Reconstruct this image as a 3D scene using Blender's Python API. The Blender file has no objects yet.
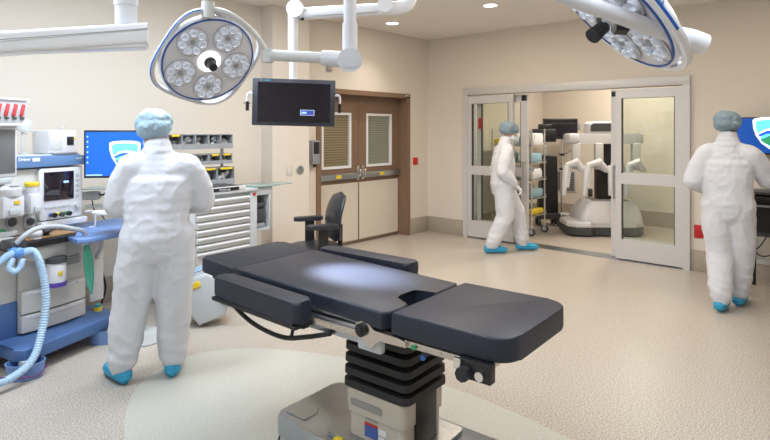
import bpy, bmesh, math, random
from mathutils import Vector, Matrix, noise
random.seed(7)
PI = math.pi
R = math.radians
S = bpy.context.scene
COL = S.collection

# ------------------------------------------------------------------ camera, world, lights, exposure
cam = bpy.data.cameras.new('camera')
cam.sensor_fit = 'HORIZONTAL'; cam.sensor_width = 36.0
cam.lens = 36.0 * 558.0 / 770.0
cam.shift_y = -(220.0 - 130.0) / 770.0
cam.clip_start = 0.05
camo = bpy.data.objects.new('camera', cam); COL.objects.link(camo)
camo.location = (0, 0, 1.6)
camo.rotation_euler = (PI / 2, 0, math.atan2(.663, .749) - PI / 2)
S.camera = camo

world = bpy.data.worlds.new('world'); S.world = world
world.use_nodes = True
world.node_tree.nodes['Background'].inputs[0].default_value = (0.9, 0.93, 1, 1)
world.node_tree.nodes['Background'].inputs[1].default_value = 0.05
S.view_settings.view_transform = 'Standard'
S.view_settings.look = 'None'
S.view_settings.gamma = 1.0
S.view_settings.use_curve_mapping = False
S.view_settings.exposure = 0.38

def area(loc, sx, sy, power, color=(1, .97, .93), rot=(0, 0, 0)):
    l = bpy.data.lights.new('unseen_ceiling_light', 'AREA'); l.shape = 'RECTANGLE'; l.size = sx; l.size_y = sy
    l.energy = power; l.color = color
    o = bpy.data.objects.new('unseen_ceiling_area', l); COL.objects.link(o); o.location = loc; o.rotation_euler = rot
    return o
DAY = (.77, .885, 1.0)       # cool tint of the added lights on the table side
NEUT = (1.0, .94, .86)
WARM = (1.0, .82, .60)      # warm tint of the added lights towards the back wall
for (lx, ly, pw, c) in [(0.3, 1.2, 26, DAY), (0.6, 3.4, 40, DAY), (2.0, 3.5, 40, DAY), (2.0, 0.2, 24, DAY), (3.5, 3.3, 26, NEUT),
                        (3.7, 1.4, 24, NEUT), (5.3, 3.5, 15, WARM), (5.3, .6, 9, WARM)]:
    area((lx, ly, 3.015), 1.15, 0.55, pw, c)  # unseen area lights added under the ceiling to light the room
area((8.6, 2.9, 2.88), 1.2, 0.6, 48, (1, .90, .76))

# ------------------------------------------------------------------ materials
def mat(name, color, rough=.5, metal=0.0, noise_amt=0.0, noise_scale=20, bump=0.0, bump_scale=60, emit=None, estr=0, coat=0, trans=0, alpha=1, spec=None, sheen=0):
    m = bpy.data.materials.new(name); m.use_nodes = True
    nt = m.node_tree; b = nt.nodes['Principled BSDF']
    b.inputs['Base Color'].default_value = (*color, 1)
    b.inputs['Roughness'].default_value = rough; b.inputs['Metallic'].default_value = metal
    if coat: b.inputs['Coat Weight'].default_value = coat
    if trans: b.inputs['Transmission Weight'].default_value = trans
    if alpha < 1: b.inputs['Alpha'].default_value = alpha
    if spec is not None: b.inputs['Specular IOR Level'].default_value = spec
    if sheen: b.inputs['Sheen Weight'].default_value = sheen
    if emit: b.inputs['Emission Color'].default_value = (*emit, 1); b.inputs['Emission Strength'].default_value = estr
    tc = nt.nodes.new('ShaderNodeTexCoord')
    if noise_amt:
        n = nt.nodes.new('ShaderNodeTexNoise'); n.inputs['Scale'].default_value = noise_scale; n.inputs['Detail'].default_value = 4
        nt.links.new(tc.outputs['Object'], n.inputs['Vector'])
        r = nt.nodes.new('ShaderNodeMapRange'); r.inputs['To Min'].default_value = 1 - noise_amt; r.inputs['To Max'].default_value = 1 + noise_amt
        nt.links.new(n.outputs['Fac'], r.inputs['Value'])
        mx = nt.nodes.new('ShaderNodeMix'); mx.data_type = 'RGBA'; mx.blend_type = 'MULTIPLY'; mx.inputs['Factor'].default_value = 1
        mx.inputs[6].default_value = (*color, 1); nt.links.new(r.outputs[0], mx.inputs[7])
        nt.links.new(mx.outputs[2], b.inputs['Base Color'])
    if bump:
        n2 = nt.nodes.new('ShaderNodeTexNoise'); n2.inputs['Scale'].default_value = bump_scale; n2.inputs['Detail'].default_value = 3
        nt.links.new(tc.outputs['Object'], n2.inputs['Vector'])
        bp = nt.nodes.new('ShaderNodeBump'); bp.inputs['Strength'].default_value = bump; bp.inputs['Distance'].default_value = .01
        nt.links.new(n2.outputs['Fac'], bp.inputs['Height']); nt.links.new(bp.outputs[0], b.inputs['Normal'])
    return m
M = {}
M['wall'] = mat('wall_paint', (.72, .66, .585), .75, noise_amt=.015, noise_scale=3)
M['ceil'] = mat('ceiling_paint', (.84, .80, .75), .85)
M['base'] = mat('baseboard_vinyl', (.40, .345, .285), .5, noise_amt=.05, noise_scale=30)
M['white'] = mat('white_plastic', (.70, .70, .73), .32, noise_amt=.01)
M['whitem'] = mat('white_enamel', (.82, .82, .84), .28, coat=.2)
M['offw'] = mat('offwhite_plastic', (.60, .597, .578), .4, noise_amt=.02)
M['lgrey'] = mat('light_grey_paint', (.52, .55, .57), .4)
M['mgrey'] = mat('mid_grey_plastic', (.30, .31, .33), .45)
M['dgrey'] = mat('dark_grey_plastic', (.06, .063, .07), .4)
M['black'] = mat('black_plastic', (.012, .012, .014), .4)
M['rubber'] = mat('black_rubber', (.018, .018, .02), .6)
M['chrome'] = mat('chrome', (.80, .78, .76), .18, 1.0)
M['steel'] = mat('brushed_steel', (.47, .50, .54), .32, 1.0, noise_amt=.06, noise_scale=12, bump=.05)
M['nickel'] = mat('nickel_plated_steel', (.62, .57, .52), .25, 1.0, noise_amt=.05)
M['pad'] = mat('table_pad_vinyl', (.023, .028, .046), .43, noise_amt=.05, noise_scale=8, bump=.08, bump_scale=9, spec=.4)
M['beigep'] = mat('beige_plastic', (.57, .51, .43), .42, noise_amt=.02)
M['alu'] = mat('anodised_aluminium', (.62, .61, .61), .4, .12, noise_amt=.02)
M['brown'] = mat('brown_painted_wood', (.215, .135, .088), .5, noise_amt=.08, noise_scale=10)
M['kick'] = mat('cream_kick_laminate', (.66, .60, .52), .5)
M['blue'] = mat('blue_enamel', (.065, .14, .33), .4, noise_amt=.03)
M['bluel'] = mat('light_blue_plastic', (.16, .27, .56), .45)
M['header'] = mat('header_blue', (.12, .22, .42), .4)
M['screen'] = mat('screen_glass', (.010, .008, .016), .08, coat=.5)
M['scrgrey'] = mat('dim_grey_screen', (.16, .165, .17), .15, coat=.3)
M['red'] = mat('red_plastic', (.55, .02, .02), .4)
M['redlight'] = mat('red_alarm_lens', (.55, .06, .07), .3)
M['yellow'] = mat('yellow_plastic', (.80, .58, .03), .5)
M['green'] = mat('green_plastic', (.03, .30, .12), .5)
M['bag'] = mat('green_breathing_bag', (.08, .42, .30), .45, noise_amt=.1, noise_scale=12)
M['hose'] = mat('pale_blue_hose', (.42, .58, .76), .4)
M['greyhose'] = mat('grey_hose', (.42, .44, .46), .45)
M['purple'] = mat('purple_plastic', (.10, .05, .35), .4)
M['granule'] = mat('white_granules', (.70, .70, .72), .8, noise_amt=.15, noise_scale=120)
M['wood'] = mat('light_wood', (.34, .20, .09), .5, noise_amt=.2, noise_scale=8)
M['paper'] = mat('white_paper', (.80, .80, .80), .8)
M['glasst'] = mat('teal_glass_shelf', (.32, .45, .45), .12, alpha=.75)
M['teal'] = mat('teal_plastic', (.05, .35, .38), .4)
M['suit'] = mat('white_coverall_fabric', (.66, .67, .72), .85, bump=.35, bump_scale=22, sheen=.1)
M['cap'] = mat('pale_blue_bouffant', (.36, .50, .60), .8, noise_amt=.12, noise_scale=25, bump=.5, bump_scale=40)
M['capg'] = mat('grey_blue_bouffant', (.22, .30, .36), .8, noise_amt=.12, noise_scale=25, bump=.5, bump_scale=40)
M['shoe'] = mat('blue_shoe_cover', (.03, .33, .56), .6, noise_amt=.12, noise_scale=30, bump=.5, bump_scale=40)
M['mask'] = mat('surgical_mask', (.70, .76, .80), .8)
M['glove'] = mat('white_glove', (.76, .76, .78), .5)
M['skin'] = mat('light_skin', (.55, .33, .25), .5, noise_amt=.04)
M['skind'] = mat('brown_skin', (.10, .055, .035), .5, noise_amt=.04)
M['hair'] = mat('dark_hair', (.02, .014, .01), .6)
M['eye'] = mat('eye_white', (.7, .7, .7), .2)
M['lens'] = mat('clear_lens', (.84, .89, 1.0), .10, .1, coat=.6)
M['lampface'] = mat('lamp_face_grey', (.66, .64, .65), .35)
M['hoopgrey'] = mat('pale_grey_housing', (.58, .57, .59), .4)
M['lampblue'] = mat('lamp_blue_trim', (.02, .09, .36), .35)
M['lampstripe'] = mat('lamp_blue_stripe', (.01, .12, .50), .35)
M['brightring'] = mat('lamp_ring', (.9, .9, .9), .3, emit=(1, 1, 1), estr=1.3)
M['litled'] = mat('lit_led', (.9, .9, .9), .3, emit=(.9, .94, 1), estr=1.0)
M['down'] = mat('downlight_emitter', (1, 1, 1), .5, emit=(1, .95, .88), estr=12)
M['pkg'] = mat('blue_package_wrap', (.30, .50, .60), .45, noise_amt=.25, noise_scale=30)
M['pkgw'] = mat('white_package_wrap', (.72, .74, .76), .5, noise_amt=.1, noise_scale=30)
M['leather'] = mat('black_upholstery', (.022, .024, .03), .38)
M['logo_lt'] = mat('logo_light_blue', (.1, .6, .9), .4, emit=(.12, .60, .95), estr=.9)
M['logo_wh'] = mat('logo_pale', (.8, .9, 1), .4, emit=(.75, .92, 1), estr=.8)
M['logo_dk'] = mat('logo_dark_blue', (.02, .1, .6), .4, emit=(.01, .09, .55), estr=.8)
M['logo_gr'] = mat('logo_green', (.02, .3, .12), .4, emit=(.02, .25, .12), estr=.6)
M['scrblue'] = mat('blue_desktop', (.01, .1, .6), .2, emit=(.004, .075, .50), estr=.8)
M['scrblue2'] = mat('deep_blue_desktop', (.01, .06, .3), .2, emit=(.004, .05, .25), estr=.8)
M['scrlabel'] = mat('screen_caption', (.1, .2, .6), .3, emit=(.25, .32, .75), estr=.8)
M['icon'] = mat('screen_icon', (.3, .5, .9), .3, emit=(.3, .5, .95), estr=.8)
M['labelb'] = mat('blue_print', (.06, .12, .40), .5)
M['ink'] = mat('grey_print', (.30, .29, .28), .5)
M['slat'] = mat('blind_slats', (.42, .40, .36), .6)
M['tan'] = mat('blind_slats_tan', (.40, .29, .18), .6)

def glass_mat(name, tint=(1, 1, 1), refl=.12):
    m = bpy.data.materials.new(name); m.use_nodes = True; nt = m.node_tree
    for n in list(nt.nodes): nt.nodes.remove(n)
    out = nt.nodes.new('ShaderNodeOutputMaterial'); mx = nt.nodes.new('ShaderNodeMixShader')
    t = nt.nodes.new('ShaderNodeBsdfTransparent'); t.inputs[0].default_value = (*tint, 1)
    g = nt.nodes.new('ShaderNodeBsdfGlossy'); g.inputs['Roughness'].default_value = .02
    lw = nt.nodes.new('ShaderNodeLayerWeight'); lw.inputs[0].default_value = .5
    pw = nt.nodes.new('ShaderNodeMath'); pw.operation = 'POWER'; pw.inputs[1].default_value = 4; nt.links.new(lw.outputs['Facing'], pw.inputs[0])
    fr = nt.nodes.new('ShaderNodeMath'); fr.operation = 'MULTIPLY_ADD'; fr.inputs[1].default_value = .7; fr.inputs[2].default_value = .035; nt.links.new(pw.outputs[0], fr.inputs[0])
    nt.links.new(fr.outputs[0], mx.inputs[0]); nt.links.new(t.outputs[0], mx.inputs[1]); nt.links.new(g.outputs[0], mx.inputs[2])
    nt.links.new(mx.outputs[0], out.inputs[0]); return m
M['glass'] = glass_mat('door_glass', (.93, .95, .93))

def floor_mat():
    m = bpy.data.materials.new('terrazzo_vinyl_floor'); m.use_nodes = True; nt = m.node_tree; b = nt.nodes['Principled BSDF']
    tc = nt.nodes.new('ShaderNodeTexCoord'); L = nt.links.new
    def nz(scale, det=3):
        n = nt.nodes.new('ShaderNodeTexNoise'); n.inputs['Scale'].default_value = scale; n.inputs['Detail'].default_value = det; L(tc.outputs['Object'], n.inputs['Vector']); return n
    def ramp(src, stops):
        r = nt.nodes.new('ShaderNodeValToRGB'); e = r.color_ramp.elements
        while len(e) < len(stops): e.new(.5)
        for i, (p, c) in enumerate(stops): e[i].position = p; e[i].color = (*c, 1)
        L(src, r.inputs[0]); return r
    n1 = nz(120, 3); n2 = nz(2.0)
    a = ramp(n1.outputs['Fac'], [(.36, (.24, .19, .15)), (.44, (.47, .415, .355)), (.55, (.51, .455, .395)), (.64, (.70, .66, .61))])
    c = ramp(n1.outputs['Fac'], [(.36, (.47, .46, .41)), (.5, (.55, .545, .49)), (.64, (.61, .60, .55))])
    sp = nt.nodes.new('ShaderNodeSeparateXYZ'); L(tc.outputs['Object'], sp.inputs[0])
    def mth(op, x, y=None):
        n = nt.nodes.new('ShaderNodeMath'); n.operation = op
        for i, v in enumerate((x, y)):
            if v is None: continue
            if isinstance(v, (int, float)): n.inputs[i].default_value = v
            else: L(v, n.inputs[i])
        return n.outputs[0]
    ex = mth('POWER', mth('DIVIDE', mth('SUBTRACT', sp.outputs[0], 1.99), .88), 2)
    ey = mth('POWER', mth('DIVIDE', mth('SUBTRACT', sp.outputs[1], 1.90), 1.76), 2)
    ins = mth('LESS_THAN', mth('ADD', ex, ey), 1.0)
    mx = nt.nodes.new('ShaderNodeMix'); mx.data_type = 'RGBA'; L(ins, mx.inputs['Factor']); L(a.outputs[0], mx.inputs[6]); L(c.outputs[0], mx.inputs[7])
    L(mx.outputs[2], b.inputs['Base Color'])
    rr = nt.nodes.new('ShaderNodeMapRange'); rr.inputs['To Min'].default_value = .27; rr.inputs['To Max'].default_value = .29
    L(n2.outputs['Fac'], rr.inputs['Value']); L(rr.outputs[0], b.inputs['Roughness'])
    return m
M['floor'] = floor_mat()

# ------------------------------------------------------------------ geometry helpers
I4 = Matrix.Identity(4)
def T(x, y, z): return Matrix.Translation((x, y, z))
def RZ(a): return Matrix.Rotation(R(a), 4, 'Z')
def RX(a): return Matrix.Rotation(R(a), 4, 'X')
def RY(a): return Matrix.Rotation(R(a), 4, 'Y')
class MB:
    def __init__(s): s.bm = bmesh.new()
    def _x(s, verts, m):
        if m is not None: bmesh.ops.transform(s.bm, matrix=m, verts=verts)
    def box(s, x0, x1, y0, y1, z0, z1, bev=0, m=None, seg=2):
        r = bmesh.ops.create_cube(s.bm, size=1)['verts']
        for v in r: v.co = Vector(((x0 + x1) / 2 + v.co.x * (x1 - x0), (y0 + y1) / 2 + v.co.y * (y1 - y0), (z0 + z1) / 2 + v.co.z * (z1 - z0)))
        if bev:
            ed = list({e for v in r for e in v.link_edges})
            res = bmesh.ops.bevel(s.bm, geom=ed, offset=bev, segments=seg, profile=.5, affect='EDGES')
            r = list({v for f in res['faces'] for v in f.verts} | {v for v in r if v.is_valid})
        s._x(r, m); return s
    def cyl(s, p, q, r0, r1=None, n=20, caps=True, m=None):
        p = Vector(p); q = Vector(q); r1 = r0 if r1 is None else r1
        d = q - p
        res = bmesh.ops.create_cone(s.bm, cap_ends=caps, segments=n, radius1=r0, radius2=r1, depth=d.length)['verts']
        mm = Matrix.Translation((p + q) / 2) @ d.to_track_quat('Z', 'Y').to_matrix().to_4x4()
        bmesh.ops.transform(s.bm, matrix=mm, verts=res); s._x(res, m); return s
    def ell(s, c, r, m=None, sub=2, n=None):
        if isinstance(r, (int, float)): r = (r, r, r)
        res = bmesh.ops.create_uvsphere(s.bm, u_segments=n or 16, v_segments=(n or 16) // 2 + 2, radius=1)['verts']
        for v in res: v.co = Vector((v.co.x * r[0], v.co.y * r[1], v.co.z * r[2]))
        mm = Matrix.Translation(c) if m is None else m @ Matrix.Translation(c)
        bmesh.ops.transform(s.bm, matrix=mm, verts=res); return s
    def tube(s, pts, r, n=10, m=None, corr=0, flat=1.0):
        pts = [Vector(p) for p in pts]; rs = r if isinstance(r, (list, tuple)) else [r] * len(pts)
        rings = []; up = Vector((0, 0, 1)); prev = None
        for i, p in enumerate(pts):
            d = (pts[min(i + 1, len(pts) - 1)] - pts[max(i - 1, 0)]).normalized()
            if prev is None:
                a = d.cross(up)
                if a.length < .1: a = d.cross(Vector((1, 0, 0)))
                a.normalize()
            else:
                a = prev - d * prev.dot(d); a.normalize()
            prev = a; b = d.cross(a)
            rings.append([s.bm.verts.new(p + (a * math.cos(2 * PI * k / n) * flat + b * math.sin(2 * PI * k / n)) * rs[i]) for k in range(n)])
        for i in range(len(rings) - 1):
            for k in range(n): s.bm.faces.new((rings[i][k], rings[i][(k + 1) % n], rings[i + 1][(k + 1) % n], rings[i + 1][k]))
        s.bm.faces.new(rings[0][::-1]); s.bm.faces.new(rings[-1])
        s._x([v for rg in rings for v in rg], m); return s
    def prism(s, poly, z0, z1, m=None, bev=0):
        a = [s.bm.verts.new((x, y, z0)) for x, y in poly]; b = [s.bm.verts.new((x, y, z1)) for x, y in poly]
        n = len(poly); fs = [s.bm.faces.new(a[::-1]), s.bm.faces.new(b)]
        for i in range(n): fs.append(s.bm.faces.new((a[i], a[(i + 1) % n], b[(i + 1) % n], b[i])))
        vs = a + b
        if bev:
            ed = list({e for f in fs[:2] for e in f.edges})
            res = bmesh.ops.bevel(s.bm, geom=ed, offset=bev, segments=3, profile=.5, affect='EDGES')
            vs = list({v for f in res['faces'] for v in f.verts} | {v for v in vs if v.is_valid})
            for v in list(vs):
                for f in v.link_faces:
                    for w in f.verts:
                        if w not in vs: vs.append(w)
        s._x(vs, m); return s
    def lathe(s, prof, n=32, m=None, cap=True):
        rings = []
        for r, z in prof: rings.append([s.bm.verts.new((r * math.cos(2 * PI * k / n), r * math.sin(2 * PI * k / n), z)) for k in range(n)])
        for i in range(len(rings) - 1):
            for k in range(n): s.bm.faces.new((rings[i][k], rings[i][(k + 1) % n], rings[i + 1][(k + 1) % n], rings[i + 1][k]))
        if cap: s.bm.faces.new(rings[0][::-1]); s.bm.faces.new(rings[-1])
        s._x([v for rg in rings for v in rg], m); return s
    def loft(s, rings, m=None, closed=True):
        rv = [[s.bm.verts.new(p) for p in rg] for rg in rings]; n = len(rings[0])
        for i in range(len(rv) - 1):
            for k in range(n if closed else n - 1): s.bm.faces.new((rv[i][k], rv[i][(k + 1) % n], rv[i + 1][(k + 1) % n], rv[i + 1][k]))
        s.bm.faces.new(rv[0][::-1]); s.bm.faces.new(rv[-1])
        s._x([v for rg in rv for v in rg], m); return s
    def mesh(s, smooth=35):
        bmesh.ops.recalc_face_normals(s.bm, faces=s.bm.faces)
        me = bpy.data.meshes.new('mesh'); 
        if smooth:
            for f in s.bm.faces: f.smooth = True
            lim = R(smooth)
            for e in s.bm.edges:
                if len(e.link_faces) == 2 and e.calc_face_angle(0) > lim: e.smooth = False
        s.bm.to_mesh(me); s.bm.free(); return me
    def obj(s, name, material, parent=None, smooth=35, **kw):
        me = s.mesh(smooth); me.name = name; me.materials.append(material)
        o = bpy.data.objects.new(name, me); COL.objects.link(o)
        if parent is not None: o.parent = parent
        for k, v in kw.items(): o[k] = v
        return o
def thing(name, label, cat, loc=(0, 0, 0), rot=0, group=None):
    o = bpy.data.objects.new(name, None); COL.objects.link(o); o.location = loc
    o.rotation_euler = (0, 0, R(rot)) if isinstance(rot, (int, float)) else rot
    o.empty_display_size = .1
    o['label'] = label; o['category'] = cat
    if group: o['group'] = group
    return o
def tag(o, label, cat, group=None, kind=None):
    o['label'] = label; o['category'] = cat
    if group: o['group'] = group
    if kind: o['kind'] = kind
    return o
def struct(o): o['kind'] = 'structure'; return o
def text_mesh(txt, size, name, material, parent, matrix, depth=.0008, bold=0):
    cu = bpy.data.curves.new('tmp', 'FONT'); cu.body = txt; cu.size = size; cu.extrude = depth; cu.align_x = 'CENTER'; cu.align_y = 'CENTER'
    cu.resolution_u = 3; cu.offset = bold
    t = bpy.data.objects.new('tmp', cu); COL.objects.link(t)
    me = bpy.data.meshes.new_from_object(t.evaluated_get(bpy.context.evaluated_depsgraph_get()))
    bpy.data.objects.remove(t); bpy.data.curves.remove(cu)
    me.transform(matrix); me.name = name; me.materials.clear(); me.materials.append(material)
    o = bpy.data.objects.new(name, me); COL.objects.link(o)
    if parent is not None: o.parent = parent
    return o
def spline(pts, n=8):
    P = [Vector(p) for p in pts]; P = [P[0] * 2 - P[1]] + P + [P[-1] * 2 - P[-2]]; out = []
    for i in range(1, len(P) - 2):
        for k in range(n):
            t = k / n; a, b, c, d = P[i - 1:i + 3]
            out.append(.5 * ((2 * b) + (c - a) * t + (2 * a - 5 * b + 4 * c - d) * t * t + (3 * b - a - 3 * c + d) * t ** 3))
    out.append(P[-2]); return out
def rrect(x0, x1, y0, y1, r, n=6):
    out = []
    for cx, cy, a0 in ((x1 - r, y1 - r, 0), (x0 + r, y1 - r, 90), (x0 + r, y0 + r, 180), (x1 - r, y0 + r, 270)):
        for k in range(n + 1):
            a = R(a0 + 90 * k / n); out.append((cx + r * math.cos(a), cy + r * math.sin(a)))
    return out
FRONT = RX(90)      # a shape drawn in xy stands up in xz, facing -y
TW = 30.0

# ------------------------------------------------------------------ room shell
CZ = 3.03
XW = 7.09; YW = 5.37; X0 = -1.4; Y0 = -2.0
b = MB(); b.box(X0 - .15, 10.1, Y0 - .15, 5.9, -.12, 0); struct(b.obj('floor', M['floor']))
b = MB(); b.box(X0 - .15, XW + .2, Y0 - .15, 5.75, CZ, CZ + .1); struct(b.obj('ceiling', M['ceil']))
b = MB()   # wall with the brown double door and the pillar
b.box(X0 - .15, 4.76, YW, YW + .3, 0, CZ); b.box(6.61, XW + .01, YW, YW + .3, 0, CZ); b.box(4.76, 6.61, YW, YW + .3, 2.13, CZ)
b.box(3.90, 4.445, 5.16, YW + .01, 0, CZ); b.box(4.76, 6.61, YW + .22, YW + .3, 0, 2.13)
struct(b.obj('wall_left', M['wall']))
b = MB()
b.box(XW, XW + .2, 4.67, YW + .3, 0, CZ); b.box(XW, XW + .2, Y0 - .15, 1.61, 0, CZ); b.box(XW, XW + .2, 1.61, 4.67, 2.22, CZ)
struct(b.obj('wall_back', M['wall']))
b = MB(); b.box(X0 - .15, X0, Y0 - .15, YW + .3, 0, CZ); struct(b.obj('wall_rear', M['wall']))
b = MB(); b.box(X0 - .15, XW + .2, Y0 - .15, Y0, 0, CZ); struct(b.obj('wall_right', M['wall']))
# far room
b = MB(); b.box(9.9, 10.05, .4, 4.92, 0, 2.95); b.box(XW + .2, 10.05, 4.77, 4.92, 0, 2.95); b.box(XW + .2, 10.05, .4, .55, 0, 2.95)
struct(b.obj('wall_far_room', M['wall']))
b = MB(); b.box(XW + .2, 10.05, .4, 4.92, 2.9, 3.0); struct(b.obj('ceiling_far_room', M['ceil']))
b = MB(); b.box(9.885, 9.9, .55, 4.77, 0, .25); b.box(XW + .2, 9.9, 4.755, 4.77, 0, .25); struct(b.obj('baseboard_far_room', M['base']))
b = MB()
b.box(X0, 3.89, YW - .014, YW, 0, .24, .004); b.box(3.886, 4.459, 5.146, 5.16, 0, .24, .004); b.box(3.886, 3.90, 5.15, YW, 0, .24); b.box(4.445, 4.459, 5.15, YW, 0, .24)
b.box(4.45, 4.75, YW - .014, YW, 0, .24); b.box(6.62, XW, YW - .014, YW, 0, .24, .004)
struct(b.obj('baseboard_left', M['base']))
b = MB(); b.box(XW - .014, XW, 4.68, YW - .014, 0, .24, .004); b.box(XW - .014, XW, Y0, 1.60, 0, .24, .004); struct(b.obj('baseboard_back', M['base']))
# brown double door
fr = MB(); fr.box(4.74, 4.81, YW - .02, YW + .2, 0, 2.13); fr.box(6.56, 6.625, YW - .02, YW + .2, 0, 2.13); fr.box(4.74, 6.625, YW - .02, YW + .2, 2.08, 2.145)
struct(fr.obj('trim_1', M['brown']))
DY = YW + .17
def brown_leaf(n, x0, x1, wx0, wx1, slat, hx):
    t = MB()
    t.box(x0, wx0, DY, DY + .045, .02, 2.08); t.box(wx1, x1, DY, DY + .045, .02, 2.08)
    t.box(wx0, wx1, DY, DY + .045, .02, 1.07); t.box(wx0, wx1, DY, DY + .045, 1.84, 2.08)
    d = struct(t.obj('door_%d' % n, M['brown']))
    MB().box(x0 + .012, x1 - .012, DY - .006, DY, .05, .86).obj('kick_panel', M['kick'], d)
    w = MB(); e = .035
    w.box(wx0, wx0 + e, DY - .012, DY + .03, 1.07, 1.84); w.box(wx1 - e, wx1, DY - .012, DY + .03, 1.07, 1.84)
    w.box(wx0 + e, wx1 - e, DY - .012, DY + .03, 1.07, 1.07 + e); w.box(wx0 + e, wx1 - e, DY - .012, DY + .03, 1.84 - e, 1.84)
    w.obj('window_frame', M['whitem'], d)
    s = MB(); z = 1.11
    while z < 1.80:
        s.box(wx0 + e, wx1 - e, DY + .022, DY + .026, z, z + .024, m=None); z += .034
    s.obj('blind', slat, d)
    MB().box(wx0 + e, wx1 - e, DY + .006, DY + .010, 1.07 + e, 1.84 - e).obj('pane', M['glass'], d)
    pb = MB().box(x0 + .03, x1 - .03, DY - .06, DY - .006, .92, 1.0, .008).obj('push_bar', M['steel'], d)
    MB().box((x0 + x1) / 2 - .05, (x0 + x1) / 2 + .05, DY - .062, DY - .060, .94, .985).obj('push_label', M['yellow'], pb)
    h = MB(); h.box(hx - .022, hx + .022, DY - .05, DY, .90, 1.10, .008); h.tube(spline([(hx, DY - .05, .95), (hx, DY - .09, .97), (hx, DY - .09, 1.04), (hx, DY - .05, 1.06)]), .010)
    h.obj('door_handle', M['chrome'], d)
brown_leaf(1, 4.815, 5.685, 4.98, 5.535, M['tan'], 5.64)
brown_leaf(2, 5.69, 6.56, 5.845, 6.40, M['slat'], 5.735)
t = thing('door_latch', 'small steel latch plates on top right corner of brown door frame', 'latch', (6.53, YW - .028, 2.115))
for k in (-.03, .03): MB().box(k - .02, k + .02, -.008, .008, -.012, .012, .002).obj('latch_plate', M['chrome'], t)

# sliding glass doors
a = MB()
a.box(XW - .05, XW + .2, 1.61, 4.67, 2.12, 2.225, .003); a.box(XW - .05, XW + .2, 4.60, 4.67, 0, 2.12); a.box(XW - .05, XW + .2, 1.61, 1.68, 0, 2.12)
struct(a.obj('trim_2', M['alu']))
a = MB(); a.box(XW - .05, XW + .2, 1.68, 4.60, 0.0, .006); struct(a.obj('trim_3', M['steel']))
def slide(n, y0, y1, x, sl, sr, zt=2.10, dark_right=False):
    """leaf between y0<y1 in the plane X=x; stiles sl (at y1) and sr (at y0)"""
    d = MB(); th = .045
    d.box(x, x + th, y0, y0 + sr, .02, zt); d.box(x, x + th, y1 - sl, y1, .02, zt)
    d.box(x, x + th, y0 + sr, y1 - sl, .02, .26); d.box(x, x + th, y0 + sr, y1 - sl, .94, 1.07); d.box(x, x + th, y0 + sr, y1 - sl, 1.99, zt)
    o = struct(d.obj('door_%d' % n, M['alu']))
    MB().box(x + .018, x + .026, y0 + sr, y1 - sl, 1.07, 1.99).obj('pane', M['glass'], o)
    MB().box(x + .018, x + .026, y0 + sr, y1 - sl, .26, .94).obj('pane', M['glass'], o)
    g = MB()
    for (za, zb) in ((1.07, 1.99), (.26, .94)):
        g.box(x - .002, x + th + .002, y0 + sr, y0 + sr + .008, za, zb); g.box(x - .002, x + th + .002, y1 - sl - .008, y1 - sl, za, zb)
    g.obj('gasket', M['dgrey'], o)
    return o
slide(3, 3.85, 4.60, XW - .03, .07, .07)
dl = slide(4, 3.68, 4.50, XW + .07, .07, .10)
slide(5, 1.68, 2.44, XW - .03, .07, .09)
dr = slide(6, 1.73, 2.53, XW + .07, .10, .06)
MB().box(XW + .065, XW + .075, 3.69, 3.77, 2.01, 2.09, .002).obj('door_guide', M['black'], dl)
MB().box(XW + .06, XW + .075, 2.46, 2.52, 2.02, 2.08, .002).obj('door_guide', M['black'], dr)
for o, yy in ((dr, 2.485), (dl, 3.73)):
    h = MB(); h.tube([(XW + .07, yy, .75), (XW + .03, yy, .75), (XW + .03, yy, 1.15), (XW + .07, yy, 1.15)], .010); h.obj('door_handle', M['steel'], o)
MB().box(XW + .0355, XW + .0375, 4.40, 4.455, 1.62, 1.78).obj('sticker', M['red'], dl)

# wall fittings
t = MB().lathe([(.055, 0), (.055, .008), (.048, .012), (.001, .012)], 28, T(4.30, 5.16, 1.125) @ RX(90)).obj('wall_button', M['steel'])
tag(t, 'round brushed steel push plate on the pillar beside the brown doors', 'wall button')
t = thing('light_switch', 'ivory light switch on the pillar left of round steel plate', 'switch', (4.14, 5.16, 1.125))
MB().box(-.04, .04, -.008, 0, -.06, .06, .003).obj('switch_plate', M['kick'], t); MB().box(-.012, .012, -.013, -.006, -.025, .025, .002).obj('switch_toggle', M['white'], t)
t = thing('soap_dispenser', 'black and grey hand sanitizer dispenser on wall left of brown door', 'dispenser', (4.66, YW, 1.32))
MB().box(-.06, .06, -.10, 0, -.15, .15, .012).obj('dispenser_body', M['mgrey'], t)
MB().box(-.045, .045, -.108, -.095, -.02, .13, .006).obj('dispenser_cover', M['black'], t)
MB().cyl((0, -.06, -.15), (0, -.06, -.19), .022, .015).obj('nozzle', M['black'], t)
t = thing('wall_box', 'red square wall box right of the brown double door', 'wall box', (6.76, YW, 1.12)); MB().box(-.045, .045, -.03, 0, -.055, .055, .004).obj('box_body', M['red'], t)
MB().box(-.02, .02, -.034, -.028, -.02, .02, .002).obj('button_face', M['red'], t)
t = thing('wall_outlet', 'red emergency power outlet low on the wall right of the sliding doors', 'outlet', (XW, 1.52, .45))
MB().box(-.008, 0, -.055, .055, -.075, .075, .003).obj('outlet_plate', M['red'], t); MB().box(-.012, -.006, -.02, .02, -.045, .045, .002).obj('outlet_socket', M['red'], t)
t = thing('wall_sensor', 'tiny grey sensor high on the wall under the lamp arm', 'sensor', (4.95, YW, 2.40)); MB().box(-.04, .04, -.04, 0, -.035, .035, .006).obj('sensor_body', M['mgrey'], t)
MB().lathe([(.018, 0), (.018, .01), (.006, .014)], 12, T(0, -.04, 0) @ RX(90)).obj('sensor_eye', M['beigep'], t)
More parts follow.
